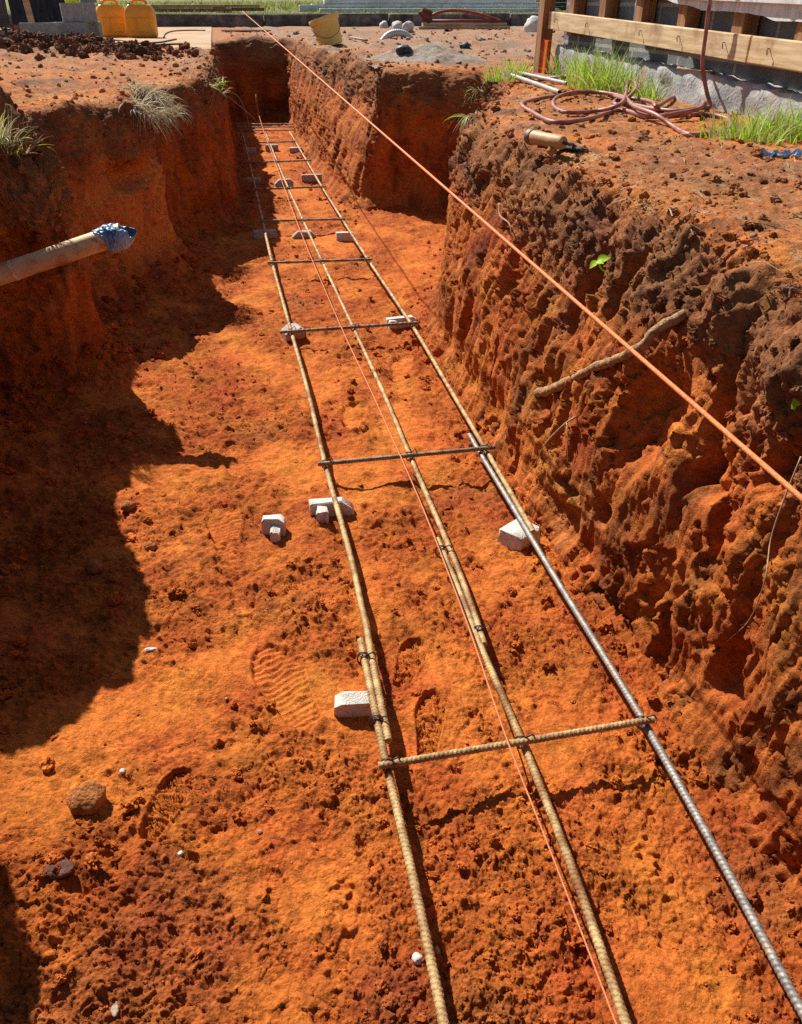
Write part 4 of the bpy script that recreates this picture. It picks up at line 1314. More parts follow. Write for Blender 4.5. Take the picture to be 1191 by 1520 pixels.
def brick_mat():
    mm, N, L, B = mat('block_wall')
    tc = N.new('ShaderNodeTexCoord'); mp = N.new('ShaderNodeMapping')
    mp.inputs['Rotation'].default_value = (0, math.radians(-90), math.radians(-90))
    sx = N.new('ShaderNodeSeparateXYZ'); cb = N.new('ShaderNodeCombineXYZ')
    L.new(tc.outputs['Object'], sx.inputs[0])
    L.new(sx.outputs['Y'], cb.inputs['X']); L.new(sx.outputs['Z'], cb.inputs['Y'])
    b = N.new('ShaderNodeTexBrick')
    b.inputs['Color1'].default_value = (.15, .158, .165, 1); b.inputs['Color2'].default_value = (.19, .195, .20, 1)
    b.inputs['Mortar'].default_value = (.36, .345, .32, 1)
    b.inputs['Scale'].default_value = 1.; b.inputs['Mortar Size'].default_value = .009
    b.inputs['Brick Width'].default_value = .52; b.inputs['Row Height'].default_value = .205
    L.new(cb.outputs[0], b.inputs['Vector'])
    nz = N.new('ShaderNodeTexNoise'); nz.inputs['Scale'].default_value = 14; nz.inputs['Detail'].default_value = 9
    L.new(tc.outputs['Object'], nz.inputs['Vector'])
    mr = N.new('ShaderNodeMapRange'); mr.inputs['To Min'].default_value = .55; mr.inputs['To Max'].default_value = 1.5
    L.new(nz.outputs['Fac'], mr.inputs['Value'])
    vm = N.new('ShaderNodeVectorMath'); vm.operation = 'SCALE'
    L.new(b.outputs['Color'], vm.inputs[0]); L.new(mr.outputs[0], vm.inputs['Scale'])
    L.new(vm.outputs[0], B.inputs['Base Color'])
    B.inputs['Roughness'].default_value = .95
    n2 = N.new('ShaderNodeTexNoise'); n2.inputs['Scale'].default_value = 120; n2.inputs['Detail'].default_value = 4
    L.new(tc.outputs['Object'], n2.inputs['Vector'])
    bp = N.new('ShaderNodeBump'); bp.inputs['Strength'].default_value = .5; bp.inputs['Distance'].default_value = .006
    L.new(n2.outputs['Fac'], bp.inputs['Height']); L.new(bp.outputs[0], B.inputs['Normal'])
    return mm


M_bw = brick_mat()
m = MB(); m.box((2.33, 3.55, 1.32), (.24, 4.35, 1.3), None, .004); m.build('block_wall', M_bw, HOUSE)
# rough concrete footing, uneven top and face
V, F = [], []
ny_, nz_ = 170, 16
Yg = np.linspace(1.3, 5.62, ny_)
topz = np.interp(Yg, [1.3, 3.04, 3.58, 4.37, 5.18, 5.76], [.965, .979, .998, 1.012, 1.026, 1.045]) + .018 * fbm(Yg * 3, 0 * Yg, 0 * Yg, 4, 400)
for i in range(ny_):
    for k in range(nz_):
        t = k / (nz_ - 1)
        if t < .7:
            zz = .72 + (topz[i] - .72) * t / .7; xx_ = 2.135
        else:
            zz = topz[i]; xx_ = 2.135 + (2.212 - 2.135) * (t - .7) / .3
        V.append((xx_, Yg[i], zz))
V = np.array(V)
V[:, 0] += -.035 * np.abs(fbm(V[:, 1] * 4, V[:, 2] * 9, 0 * V[:, 0], 4, 405)) * (V[:, 2] < 2)
V[:, 2] += .012 * fbm(V[:, 0] * 20, V[:, 1] * 18, 0 * V[:, 0], 3, 409)
I = np.arange(ny_ * nz_).reshape(ny_, nz_)
F = np.stack([I[:-1, :-1], I[:-1, 1:], I[1:, 1:], I[1:, :-1]], -1).reshape(-1, 4)
M_foot = noise_mat('rough_footing', (.26, .255, .25), (.46, .45, .44), 9, 9, .95, .6, 70, dirt=(.46, .26, .11), dirt_scale=6, dirt_amt=.25)
link('footing', np_mesh('footing', V - np.array(HOUSE.location), F, True), M_foot, HOUSE)
sl = math.atan((1.176 - 1.107) / 2.7)


def zb(Y): return 1.107 + (Y - 3.03) * (1.176 - 1.107) / 2.7


for (ya, yb, hh) in [(3.37, 5.70, .094), (1.2, 3.362, .094)]:
    m = MB()
    ym = (ya + yb) / 2
    m.box((2.105, ym, zb(ym) - .003), (.034, yb - ya, hh), rotm(sl, 0, 0), .003, .0008)
    bo = m.build('form_board', M_board, HOUSE)
    for yn in ([5.55, 5.05, 4.35, 3.95, 3.55] if ya > 3 else [3.22, 2.7]):
        mm = MB()
        mm.tube(spline([(2.095, yn, zb(yn) + .008), (2.078, yn, zb(yn) + .010), (2.072, yn - .008, zb(yn) + .004), (2.074, yn - .012, zb(yn) - .012)], 4), .0020, 6)
        mm.build('nail', M_dark, bo, True)
m = MB(); m.box((2.095, 5.76, 1.24), (.075, .10, .92), rotm(.0, .02, 0), .004); m.build('post', M_stud, HOUSE)
m = MB(); m.box((2.075, 5.665, .965), (.02, .055, .20), rotm(.05, 0, .2), .002, .003); m.build('orange_tape', M_flag, HOUSE)
for yq in (5.42, 4.95, 4.49, 4.03, 3.545, 3.10, 2.62):
    m = MB(); m.box((2.162, yq, 1.37), (.074, .082, .55), rotm(0, .0, .0), .003, .001); m.build('stud', M_stud, HOUSE)
# siding: boards with a torn lower edge
m = MB()
ys = np.linspace(1.2, 4.75, 140)
low = np.interp(ys, [1.2, 2.9, 3.08, 3.25, 3.45, 3.82, 4.01, 4.19, 4.75], [1.205, 1.205, 1.213, 1.213, 1.236, 1.243, 1.262, 1.283, 1.30]) + .006 * fbm(ys * 7, 0 * ys, 0 * ys, 4, 420)
Vs = []
for i, yv in enumerate(ys):
    gro = .004 * (abs(math.sin(yv * 28)) < .10)
    Vs += [(2.108 + gro, yv, low[i]), (2.112 + gro, yv, 1.55), (2.122, yv, 1.55), (2.120, yv, low[i])]
n4 = len(ys)
Fs_ = []
for i in range(n4 - 1):
    for k in range(4):
        Fs_.append((4 * i + k, 4 * i + 4 + k, 4 * i + 4 + (k + 1) % 4, 4 * i + (k + 1) % 4))
Fs_ += [(0, 1, 2, 3), (4 * n4 - 4, 4 * n4 - 1, 4 * n4 - 2, 4 * n4 - 3)]
m.add(Vs, Fs_)
m.build('siding', M_white, HOUSE)
m = MB()
m.box((2.092, 2.62, 1.42), (.018, 2.9, .33), rotm(.02, -.03, 0), .003)
m.build('siding', M_white, HOUSE)

# ------------------------------------------------------------------ hose
z4 = lambda x, y: (791 + .3359 * x, .3359 * y)
RISE = [np.array((2.26, 3.70, 1.60)), np.array((2.13, 3.69, 1.625)), np.array((2.055, 3.67, 1.585)), at(1056, -10, Y=3.62), at(1048, 50, Y=3.62), at(1043, 95, Y=3.6), at(1049, 135, Y=3.58)]
CO = [(785, 470, .02), (750, 476, .014), (640, 490, .012), (520, 478, .012), (420, 458, .012), (368, 462, .012), (362, 446, .014), (400, 434, .02), (470, 438, .026), (530, 452, .026), (548, 470, .026), (600, 440, .02), (660, 416, .012), (715, 412, .012), (752, 440, .014), (738, 478, .03), (640, 500, .03), (520, 517, .014), (400, 487, .014), (330, 500, .012), (250, 524, .012), (100, 540, .012), (0, 497, .012), (-48, 462, .012), (0, 442, .012), (100, 424, .012), (240, 408, .012), (330, 412, .02), (405, 436, .04), (447, 405, .055), (456, 375, .06), (440, 357, .06), (418, 372, .05), (412, 415, .035), (385, 462, .03), (280, 490, .012), (150, 496, .012), (92, 466, .012), (108, 430, .026), (190, 407, .026), (300, 408, .030), (400, 428, .03), (450, 470, .04), (540, 505, .03), (620, 558, .012), (690, 594, .012), (760, 592, .012), (835, 582, .012), (877, 558, .012), (862, 526, .012), (780, 506, .012), (690, 508, .014), (600, 516, .014)]
P = RISE + [on_ground(*z4(a, b), c) for a, b, c in CO]
m = MB()
P = spline(P, 7)
m.tube(P, .0086, 10)
tag(m.build('hose', M_hose, None, True), 'maroon rubber hose coiled on the earth, its end hanging down from above', 'hose')
# a flat rusty strap by the footing
m = MB()
P = spline([on_ground(*z4(640, 300), .16), on_ground(*z4(720, 315), .15), on_ground(*z4(810, 325), .13), on_ground(*z4(845, 370), .08), on_ground(*z4(875, 420), .03), on_ground(*z4(878, 510), .005)], 6)
m.tube(P, .006, 6)
tag(m.build('rope', M_rootp, None, True), 'frayed tan rope drooping from the rough footing to the ground', 'rope')

# ------------------------------------------------------------------ hand tool and tubes on the right bank
pA, pB = on_ground(788, 203, .026), on_ground(836, 212, .026)
TOOL = empty('hand_tool', pA, 'old hand tool with a tan wooden grip and dark blade on the right bank', 'hand tool')
ax = (pB - pA); L_ = np.linalg.norm(ax); ax /= L_
uu = np.cross(ax, (0, 0, 1.)); uu /= np.linalg.norm(uu); vv = np.cross(uu, ax)
m = MB()
m.loft([[pA + ax * t + r * (math.cos(a) * uu + math.sin(a) * vv) for a in np.linspace(0, 2 * PI, 21)[:-1]] for (t, r) in [(.012, .020), (.016, .022), (.03, .0225), (.07, .021), (.11, .0215), (L_ - .01, .022), (L_, .019)]])
m.build('grip', M_tan, TOOL, True, angle=40)
m = MB()
m.loft([[pA + ax * t + r * (math.cos(a) * uu + math.sin(a) * vv) for a in np.linspace(0, 2 * PI, 21)[:-1]] for (t, r) in [(-.010, .018), (-.006, .0245), (.008, .0255), (.013, .024)]])
m.build('end_ring', M_cross, TOOL, True, angle=40)
m = MB()
q0, q1 = on_ground(800, 216, .006), on_ground(864, 222, .008)
dv = (q1 - q0) / np.linalg.norm(q1 - q0)
m.box((q0 + q1) / 2, (np.linalg.norm(q1 - q0), .035, .008), rotm(0, 0, math.atan2(dv[1], dv[0])), .002, .001)
m.tube(spline([pB, pB + np.array((.02, -.01, -.004)), on_ground(850, 214, .016), on_ground(858, 221, .012)], 5), .005, 7)
m.build('blade', M_dark, TOOL, True, angle=40)
for (a, b, r, m_, lb) in [((760, 112), (831, 137), .0125, M_tube, 'pale steel tube lying nearest the hose, left of the grass clump'),
                          ((770, 108), (842, 124), .011, M_tube, 'grey steel tube lying behind the nearest pale tube'),
                          ((800, 118), (852, 113), .012, M_cross, 'short rusty ribbed rod lying across the two pale tubes')]:
    m = MB()
    A, B_ = on_ground(*a, r * 1.1), on_ground(*b, r * (1.1 if m_ is M_tube else 2.6))
    u = (B_ - A) / np.linalg.norm(B_ - A); s_ = np.cross(u, (0, 0, 1.)); s_ /= np.linalg.norm(s_); t_ = np.cross(s_, u); L_ = np.linalg.norm(B_ - A)
    prof = [(0, r), (L_, r), (L_, r * .8), (L_ - .05, r * .8)] if m_ is M_tube else [(t * L_ / 60, r * (1 + .12 * (k % 3 == 0))) for k, t in enumerate(range(61))]
    m.loft([[A + u * t + q * (math.cos(a_) * s_ + math.sin(a_) * t_) for a_ in np.linspace(0, 2 * PI, 17)[:-1]] for t, q in prof], m_ is not M_tube)
    if m_ is M_tube: m.add([A + r * (math.cos(a_) * s_ + math.sin(a_) * t_) for a_ in np.linspace(0, 2 * PI, 17)[:-1]], [tuple(range(16))])
    tag(m.build('steel_tube' if m_ is M_tube else 'steel_rod', m_, None, True, angle=40), lb, 'steel tube' if m_ is M_tube else 'steel rod')


def crumple(name, c, sx_, sy_, amp, mat_, label, cat, seed, rz=0., n=26, up=0.):
    """a crumpled sheet lying about"""
    u, v = np.meshgrid(np.linspace(-1, 1, n), np.linspace(-1, 1, n), indexing='ij')
    e = 1 + .25 * perlin(u * 1.5, v * 1.5, 0 * u + seed, seed)
    x_, y_ = u * sx_ / 2 * e, v * sy_ / 2 * e
    z_ = amp * (np.abs(fbm(u * 2.1, v * 2.1, 0 * u + seed, 3, seed + 3)) + .25 * fbm(u * 6, v * 6, 0 * u, 2, seed + 5)) + up * (v + 1) / 2
    V = np.stack([x_ * math.cos(rz) - y_ * math.sin(rz), x_ * math.sin(rz) + y_ * math.cos(rz), z_], -1).reshape(-1, 3)
    I = np.arange(n * n).reshape(n, n)
    F = np.stack([I[:-1, :-1], I[1:, :-1], I[1:, 1:], I[:-1, 1:]], -1).reshape(-1, 4)
    o = link(name, np_mesh(name, V, F, False), mat_, None, c)
    s = o.modifiers.new('solidify', 'SOLIDIFY'); s.thickness = .0015
    return tag(o, label, cat)


crumple('plastic_scrap', on_ground(1165, 233, .002), .20, .07, .03, M_blue, 'torn blue plastic scrap under the grass at the right edge', 'plastic scrap', 5, .1)


# ------------------------------------------------------------------ stones
def stone(name, p, r, mat_, label, cat, seed, sq=(1, 1, .75), sink=.3, sub=3):
    v, f = ico(sub)
    k = 1 + .30 * perlin(v[:, 0] * 1.2 + seed, v[:, 1] * 1.2, v[:, 2] * 1.2, seed) + .16 * fbm(v[:, 0] * 2.6, v[:, 1] * 2.6 + seed, v[:, 2] * 2.6, 3, seed + 1)
    V = v * k[:, None] * r * np.array(sq)
    me = np_mesh(name, V, f, True)
    o = link(name, me, mat_, None, np.array(p) + np.array((0, 0, r * sq[2] * (1 - 2 * sink))))
    return tag(o, label, cat)


def fl(px, py):
    p = at(px, py, z=.02)
    return np.array((p[0], p[1], float(floor_z(np.array([p[0]]), np.array([p[1]]))[0])))


M_lump = noise_mat('earth_lump', (.24, .075, .02), (.46, .17, .045), 45, 8, .95, .9, 160)
stone('earth_lump', fl(135, 1205), .034, M_lump, 'fist-sized brown earth lump by the left bank shadow, nearest the camera', 'earth lump', 41)
stone('earth_lump', fl(140, 840), .024, M_lump, 'yellowish lump lying in the shadow of the left bank', 'earth lump', 42)
stone('earth_lump', fl(190, 750), .021, M_lump, 'pale earth lump higher in the shade of the left bank', 'earth lump', 43)
stone('earth_lump', fl(222, 803), .017, M_lump, 'reddish lump right on the shadow edge', 'earth lump', 44)
stone('pebble', fl(620, 1418), .0085, M_pale, 'small grey pebble right beside the near left bar', 'pebble', 45)
stone('pebble', fl(184, 1150), .006, M_pale, 'white pebble on the sunlit floor above the big earth lump', 'pebble', 46)
stone('pebble', fl(268, 1266), .005, M_pale, 'tiny white pebble right of and below the big earth lump', 'pebble', 47)
stone('chip', fl(222, 958), .012, M_pale, 'pale flat chip at the shadow edge on the left', 'chip', 49, (1.2, .5, .35))
stone('chip', fl(170, 1487), .012, M_stone, 'tan leaf-shaped chip at the bottom left', 'chip', 50, (.6, 1.4, .3))
stone('chip', fl(95, 1312), .02, M_rusty, 'dark red flat stone chip at the lower left', 'chip', 51, (1.3, .8, .35))
stone('chip', fl(650, 1403), .007, M_tan, 'tiny yellow chip against the near left bar', 'chip', 52, (.7, 1.2, .5))
stone('stone', on_ground(600, 80), .055, M_dark, 'dark stone on the bank behind the side cut', 'stone', 53, (1.2, 1, .8))
stone('stone', on_ground(713, 67), .07, M_dark, 'dark slab of stone in the rubble left of the house post', 'stone', 54, (1.2, .8, .7))
stone('stone', on_ground(690, 72), .05, M_dark, 'smaller dark stone beside the dark slab in the rubble', 'stone', 55)
stone('rubble', on_ground(570, 44), .09, M_pale, 'pale concrete lump left of two others behind the grey ribbed pipe', 'rubble', 56, (.8, 1, 1))
stone('rubble', on_ground(590, 45), .10, M_pale, 'pale concrete lump in the middle behind the grey ribbed pipe', 'rubble', 57, (.9, 1, .9))
stone('rubble', on_ground(606, 44), .09, M_pale, 'pale concrete lump right of two others behind the grey ribbed pipe', 'rubble', 58, (1, .8, .9))
stone('rubble', on_ground(795, 50), .16, M_pale, 'large pale concrete chunk just left of the house post', 'rubble', 59, (1, .8, 1))
# heap of grey sand
n = 60
u, v = np.meshgrid(np.linspace(-1, 1, n), np.linspace(-1, 1, n), indexing='ij')
hp = on_ground(655, 98)
xx_, yy_ = hp[0] + .05 + u * .52, hp[1] + .62 + v * .50
rr = np.hypot(u, v * 1.05) + .12 * fbm(u * 2, v * 2, 0 * u, 3, 430)
zz = ground_h(xx_.ravel(), yy_.ravel()).reshape(u.shape) - .02 + (.115 + .03 * fbm(u * 3, v * 3, 0 * u, 3, 436)) * np.clip(1 - rr, 0, 1) ** .9 + .012 * fbm(u * 14, v * 14, 0 * u, 3, 433)
V = np.stack([xx_ - hp[0], yy_ - hp[1], zz - hp[2]], -1).reshape(-1, 3)
I = np.arange(n * n).reshape(n, n)
F = np.stack([I[:-1, :-1], I[1:, :-1], I[1:, 1:], I[:-1, 1:]], -1).reshape(-1, 4)
tag(link('sand_heap', np_mesh('sand_heap', V, F, True), M_heap, None, hp), 'small heap of grey sand on the bank beside the side cut', 'sand heap')
# ------------------------------------------------------------------ yellow cans
def can(px, label, rz, Yc):
    p = at(px, 54, Y=Yc)
    o = np.array((p[0], Yc, .881))
    R = rotm(0, 0, rz)
    root = empty('jerry_can', o, label, 'jerry can', 'yellow jerry cans on the path')
    W, D, H = .36, .20, .40
    S_ = .88

    def ring(w, d, z, rad, dx=0.):
        pts = []
        rad = min(rad, w / 2 - .001, d / 2 - .001)
        for (sx, sy, a0) in ((1, 1, 0), (-1, 1, 90), (-1, -1, 180), (1, -1, 270)):
            for q in range(6):
                a = math.radians(a0 + q * 18)
                pts.append(R @ np.array((dx + sx * (w / 2 - rad) + rad * math.cos(a), sy * (d / 2 - rad) + rad * math.sin(a), z * S_)) + o)
        return pts
    m = MB()
    m.loft([ring(W * .9, D * .85, 0, .05), ring(W * .97, D * .96, .012, .05), ring(W, D, .035, .05), ring(W, D, .27, .05), ring(W * .985, D * .98, .30, .05), ring(W * .95, D * .92, .335, .045), ring(W * .80, D * .70, .385, .04), ring(W * .74, D * .60, .40, .035)])
    m.build('body', M_can, root, True, angle=50)
    m = MB()
    hp = [R @ (np.array(t) * np.array((1, 1, S_))) + o for t in [(-.085, 0, .385), (-.075, 0, .43), (-.03, 0, .452), (.05, 0, .452), (.09, 0, .43), (.10, 0, .385)]]
    m.tube(spline(hp, 6), .017, 10); m.build('handle', M_can, root, True)
    m = MB()
    m.lathe([(.0, 0), (.026, 0), (.028, .004), (.028, .03), (.024, .034), (0, .034)], 20, R @ np.array((-.115, 0, .375 * S_)) + o, R @ rotm(0, -.5, 0)); m.build('cap', M_black, root, True, angle=40)
    # moulded panels on the two broad faces: raised frames
    for sg in (-1, 1):
        m = MB()
        for (xa, xb) in ((-.125, -.045), (-.025, .135)):
            q = [R @ np.array((x_, sg * (D / 2 - .001), z_ * S_)) + o for x_, z_ in [(xa, .07), (xb, .07), (xb, .24), (xa, .24), (xa, .07)]]
            P = []
            for a_, b_ in zip(q[:-1], q[1:]): P += [a_ + (b_ - a_) * t for t in np.linspace(0, 1, 6)[:-1]]
            P.append(q[-1])
            m.tube(P, .008, 6, False)
        m.build('moulded_frame', M_can, root, True)
    return root


can(170, 'scuffed orange yellow jerry can on the left, partly overlapped by its neighbour', .22, 12.5)
can(213, 'scuffed orange yellow jerry can on the right, nearer the trench', -.20, 12.2)

# ------------------------------------------------------------------ concrete blocks
def block(c, rz, label, upright=False, cut=None):
    m = MB()
    L, W, H = .39, .19, .19
    t = .032
    R = rotm(0, math.radians(90) if upright else 0, 0)
    R = rotm(0, 0, rz) @ R
    c = np.array(c) + np.array((0, 0, (L if upright else H) / 2))
    def bx(o, d): m.box(np.array(c) + R @ np.array(o), d, R, .003)
    bx((0, W / 2 - t / 2, 0), (L, t, H)); bx((0, -W / 2 + t / 2, 0), (L, t, H))
    for xq in (-L / 2 + t / 2, 0, L / 2 - t / 2): bx((xq, 0, 0), (t, W - 2 * t - .001, H - .004))
    return tag(m.build('concrete_block', M_block), label, 'concrete block', 'grey concrete blocks by the dark fence')


block((-2.02, 11.5, .868), .12, 'single grey hollow block on the earth below the leaning stake')
block((-1.70, 11.75, .868), -.1, 'left block of the bottom course beside the cans')
block((-1.58, 12.02, .868), -.1, 'rear block of the bottom course beside the cans')
block((-1.58, 11.80, 1.060), .18, 'grey block laid second in the pile beside the cans')
block((-1.47, 11.95, 1.252), .2, 'grey block standing on end on top of the pile beside the cans', True)

# ------------------------------------------------------------------ fence, stake, scraps at far left
FEN = empty('fabric_fence', (-3.0, 13.6, .85), 'dark fabric site fence at the top left corner', 'fence')
def sheet(xa, xb, Yq, z0, z1, seed, bulge=0.):
    n, k = 70, 16
    u, v = np.meshgrid(np.linspace(xa, xb, n), np.linspace(0, 1, k), indexing='ij')
    y_ = Yq + .05 * np.sin(u * 9 + seed) + .035 * perlin(u * 7, v * 2, 0 * u, seed) - bulge * (1 - v) ** 2
    V = np.stack([u, y_, z0 + (z1 - z0) * v + .03 * perlin(u * 3, 0 * u, 0 * u, seed + 1) * (1 - v)], -1).reshape(-1, 3)
    I = np.arange(n * k).reshape(n, k)
    F = np.stack([I[:-1, :-1], I[1:, :-1], I[1:, 1:], I[:-1, 1:]], -1).reshape(-1, 4)
    return V, F
for (xa, xb, m_, sd) in [(-2.68, -1.86, M_fabric, 3), (-4.6, -2.72, M_greyf, 5)]:
    V, F = sheet(xa, xb, 13.6, 1.0, 1.9, sd, .1)
    o = link('fabric', np_mesh('fabric', V - np.array(FEN.location), F, True), m_, FEN)
    s = o.modifiers.new('solidify', 'SOLIDIFY'); s.thickness = .003
for xq in (-4.2, -2.7, -1.88):
    m = MB(); m.box((xq, 13.72, 1.38), (.05, .05, 1.1), None, .004); m.build('post', M_stud, FEN)
m = MB()
a, b = at(47, 36, Y=11.75), at(33, -25, Y=11.85)
u = b - a
m.box((a + b) / 2 + np.array((0, 0, -.03)), (.07, .035, np.linalg.norm(u) + .06), rotm(0, math.atan2(u[0], u[2]), 0), .004)
tag(m.build('timber_stake', M_timber), 'pale timber stake leaning before the dark fence', 'stake')
crumple('cloth', at(112, 17, Y=12.9), .22, .14, .10, M_hiviz, 'yellow-green cloth hanging at the end of the dark fence', 'cloth', 9, .6, 20, .14)
crumple('plastic_sheet', on_ground(22, 50, .01), .55, .30, .14, M_black, 'crumpled black plastic sheet at the far left edge', 'plastic sheet', 12, .3)
crumple('plastic_sheet', on_ground(55, 62, .02), .26, .18, .14, M_black, 'small black plastic scrap before the single block', 'plastic sheet', 15, -.5)
stone('rubble', on_ground(12, 40), .16, M_block, 'grey concrete chunk behind the black sheet at far left', 'rubble', 81, (1.3, .8, .7))
stone('rubble', on_ground(93, 60), .09, M_block, 'grey concrete bit between the two groups of blocks', 'rubble', 82, (1.3, .8, .5))
m = MB()
a, b = on_ground(-5, 46, .05), on_ground(20, 54, .03)
m.box((a + b) / 2, (np.linalg.norm(b - a), .09, .03), rotm(0, .05, math.atan2((b - a)[1], (b - a)[0])), .003)
tag(m.build('timber_offcut', M_timber), 'pale timber offcut at the left edge by the black sheet', 'timber')

# ------------------------------------------------------------------ bucket, ribbed pipe, rods
bp_ = at(493, 60, Y=9.9)
o = np.array((bp_[0], 9.9, .862))
BK = empty('bucket', o, 'dirty yellow plastic bucket standing tilted on the far bank', 'bucket')
R = rotm(-.10, -.30, 0)
m = MB(); m.lathe([(0, 0), (.112, 0), (.122, .008), (.150, .255), (.146, .255), (.118, .012), (0, .012)], 40, o, R); m.build('body', M_bucket, BK, True, angle=40)
m = MB(); m.lathe([(.149, .225), (.160, .225), (.163, .232), (.163, .272), (.158, .280), (.150, .280), (.147, .274), (.147, .225)], 40, o, R); m.build('rim', M_bucket, BK, True, angle=40)
m = MB()
P = [R @ np.array((.163 * math.cos(a), -.02 - .165 * math.sin(a) ** 1, .235 - .16 * math.sin(a))) + o for a in np.linspace(0, PI, 20)]
m.tube(P, .003, 6); m.build('bail', M_dark, BK, True)
m = MB()
cp = on_ground(590, 62)
P = [cp + np.array((.21 * math.cos(a), .05 * math.cos(a), -.06 + .155 * math.sin(a))) for a in np.linspace(-.1, PI + .1, 90)]
m.tube(P, [.040 if k % 3 else .033 for k in range(90)], 14)
tag(m.build('ribbed_pipe', M_galv, None, True), 'grey ribbed pipe arching half buried out of the far bank', 'pipe')
m = MB()
m.tube([on_ground(520, 55, .02), on_ground(545, 60, .03)], .012, 8)
tag(m.build('steel_rod', M_cross, None, True), 'short rod lying right of the yellow bucket', 'steel rod')
m = MB()
m.tube([on_ground(330, 45, .02), on_ground(402, 47, .02)], .018, 8)
tag(m.build('steel_rod', M_rusty, None, True), 'brown rod lying on the earth behind the far end of the trench', 'steel rod')
WR = [([(238, 36), (262, 37), (286, 38)], 'straight dark wire across the far part of the path'), ([(243, 56), (246, 50), (258, 46), (285, 45), (305, 45)], 'curved dark wire on the path right of the cans'),
      ([(206, 64), (235, 63), (262, 58)], 'thin wire lying on the path in front of the cans'), ([(215, 68), (245, 66), (272, 65)], 'thin wire nearest the trench on the path')]
for pl, lb in WR:
    m = MB(); m.tube(spline([at(px, py, z=.888) for px, py in pl], 6), .009, 6)
    tag(m.build('wire', M_dark, None, True), lb, 'wire')

# ------------------------------------------------------------------ red frame on timber
for (za, yo, xa, xb, lb) in [(.905, 14.55, 3.16, 4.66, 'lower timber plank under the red steel trestle'), (.950, 14.6, 3.25, 4.62, 'upper timber plank the red steel trestle rests on')]:
    m = MB(); m.box(((xa + xb) / 2, yo, za), (xb - xa, .16, .042), rotm(0, 0, -.03), .004, .001)
    tag(m.build('timber_plank', M_timber), lb, 'plank')
RF = empty('steel_trestle', (3.9, 14.6, .972), 'arched red steel trestle with a rusty end lying on planks by the kerb', 'trestle')
m = MB(); m.tube([(3.35, 14.6, .995), (4.5, 14.57, .995)], .022, 8); m.build('base_bar', M_red, RF, True)
m = MB(); m.tube(spline([(3.38, 14.6, 1.06), (3.5, 14.6, 1.11), (3.75, 14.6, 1.14), (4.1, 14.6, 1.10), (4.42, 14.6, 1.025), (4.53, 14.6, .995)], 8), .022, 8); m.build('arched_bar', M_red, RF, True)
m = MB(); m.box((3.30, 14.6, 1.07), (.17, .12, .19), rotm(0, .15, .2), .02, .008); m.box((3.27, 14.6, 1.12), (.20, .07, .05), rotm(0, -.2, 0), .01, .006); m.build('rusty_bracket', M_rusty, RF, True, angle=40)

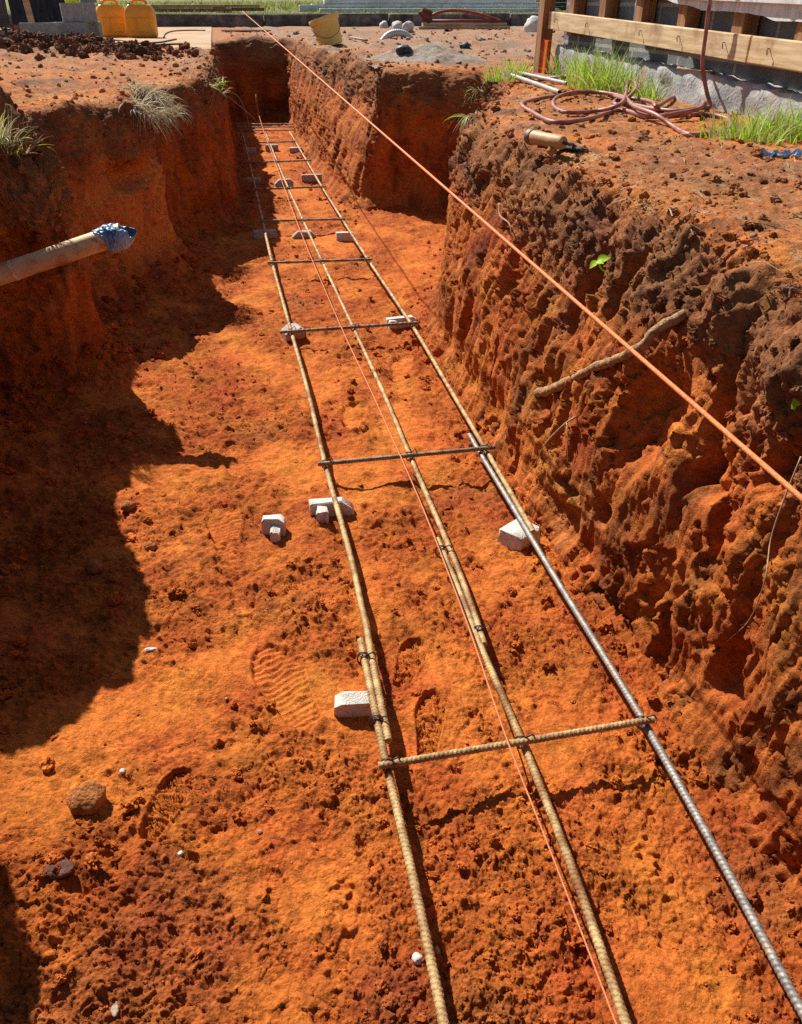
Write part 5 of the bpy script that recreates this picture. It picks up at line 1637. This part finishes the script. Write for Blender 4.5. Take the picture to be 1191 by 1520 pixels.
# ------------------------------------------------------------------ stacks behind the verge
for k, (xa, xb, Yq, za, h, lb) in enumerate([(-1.5, .40, 21.6, 1.09, .07, 'brown plank at the bottom left of the far timber pile'), (.0, 1.15, 22.1, 1.10, .07, 'plank ending at the right of the far timber pile'),
                                             (-1.45, .25, 21.7, 1.165, .06, 'pale plank lying on top at the left of the far timber pile'), (.20, 1.05, 22.1, 1.17, .05, 'pale short plank on top at the right of the far timber pile')]):
    m = MB(); m.box(((xa + xb) / 2, Yq, za), (xb - xa, .5, h), rotm(0, 0, -.02), .006)
    tag(m.build('timber_plank', M_stud if k < 2 else M_timber), lb, 'plank')
for k, (xa, xb, Yq, za, h, lb) in enumerate([(2.35, 7.9, 21.2, 1.075, .085, 'lowest white perforated metal plank behind the verge'), (2.2, 7.55, 21.6, 1.165, .075, 'second white metal plank up in the stack behind the verge'),
                                             (2.5, 7.5, 21.65, 1.245, .07, 'third metal plank up in the stack behind the verge'), (2.6, 7.4, 21.7, 1.325, .07, 'topmost metal plank in the stack behind the verge'), (1.9, 2.30, 21.4, 1.12, .13, 'short white box section left of the metal planks')]):
    root = empty('metal_plank', ((xa + xb) / 2, Yq, za - h / 2), lb, 'metal plank', 'white metal planks behind the verge')
    m = MB(); m.box(((xa + xb) / 2, Yq, za), (xb - xa, .30, h), rotm(0, 0, -.05 if k == 0 else -.03), .01); m.build('profile', M_galv, root)
m = MB()
for k in range(4): m.box((8.5, 22.3 + .01 * k, 1.10 + k * .085), (1.3 - .05 * k, .5, .078), rotm(0, 0, -.03), .008)
tag(m.build('dark_stack', M_black), 'dark stacked sheets right of the white metal planks', 'stack')


# ------------------------------------------------------------------ light, sky, camera
SUN_V = Vector((-.42, .93, 1.0)).normalized()
sun = bpy.data.lights.new('sun', 'SUN')
sun.energy = 5.
sun.angle = math.radians(.5)
sun.color = (1., .95, .86)
so = bpy.data.objects.new('sun', sun)
C.objects.link(so)
so.rotation_euler = SUN_V.to_track_quat('Z', 'Y').to_euler()
w = bpy.data.worlds.new('World')
bpy.context.scene.world = w
w.use_nodes = True
nt_ = w.node_tree
sky = nt_.nodes.new('ShaderNodeTexSky')
sky.sky_type = 'NISHITA'
sky.sun_disc = False
sky.sun_elevation = math.asin(SUN_V.z)
sky.sun_rotation = math.atan2(SUN_V.x, SUN_V.y)
nt_.links.new(sky.outputs['Color'], nt_.nodes['Background'].inputs['Color'])
nt_.nodes['Background'].inputs['Strength'].default_value = .054

cam = bpy.data.cameras.new('camera')
cam.sensor_fit = 'VERTICAL'
cam.sensor_height = 36
cam.lens = FPX / 1520 * 36
cam.clip_start = .02
cam.clip_end = 2000
co = bpy.data.objects.new('camera', cam)
C.objects.link(co)
co.location = (0, 0, ZC)
co.rotation_euler = Matrix((RT, UP, -FW)).transposed().to_euler()
sc = bpy.context.scene
sc.camera = co
sc.view_settings.view_transform = 'Standard'
sc.view_settings.look = 'None'
sc.view_settings.exposure = .64
sc.view_settings.gamma = 1
sc.cycles.max_bounces = 8
sc.cycles.diffuse_bounces = 4
sc.cycles.use_denoising = False
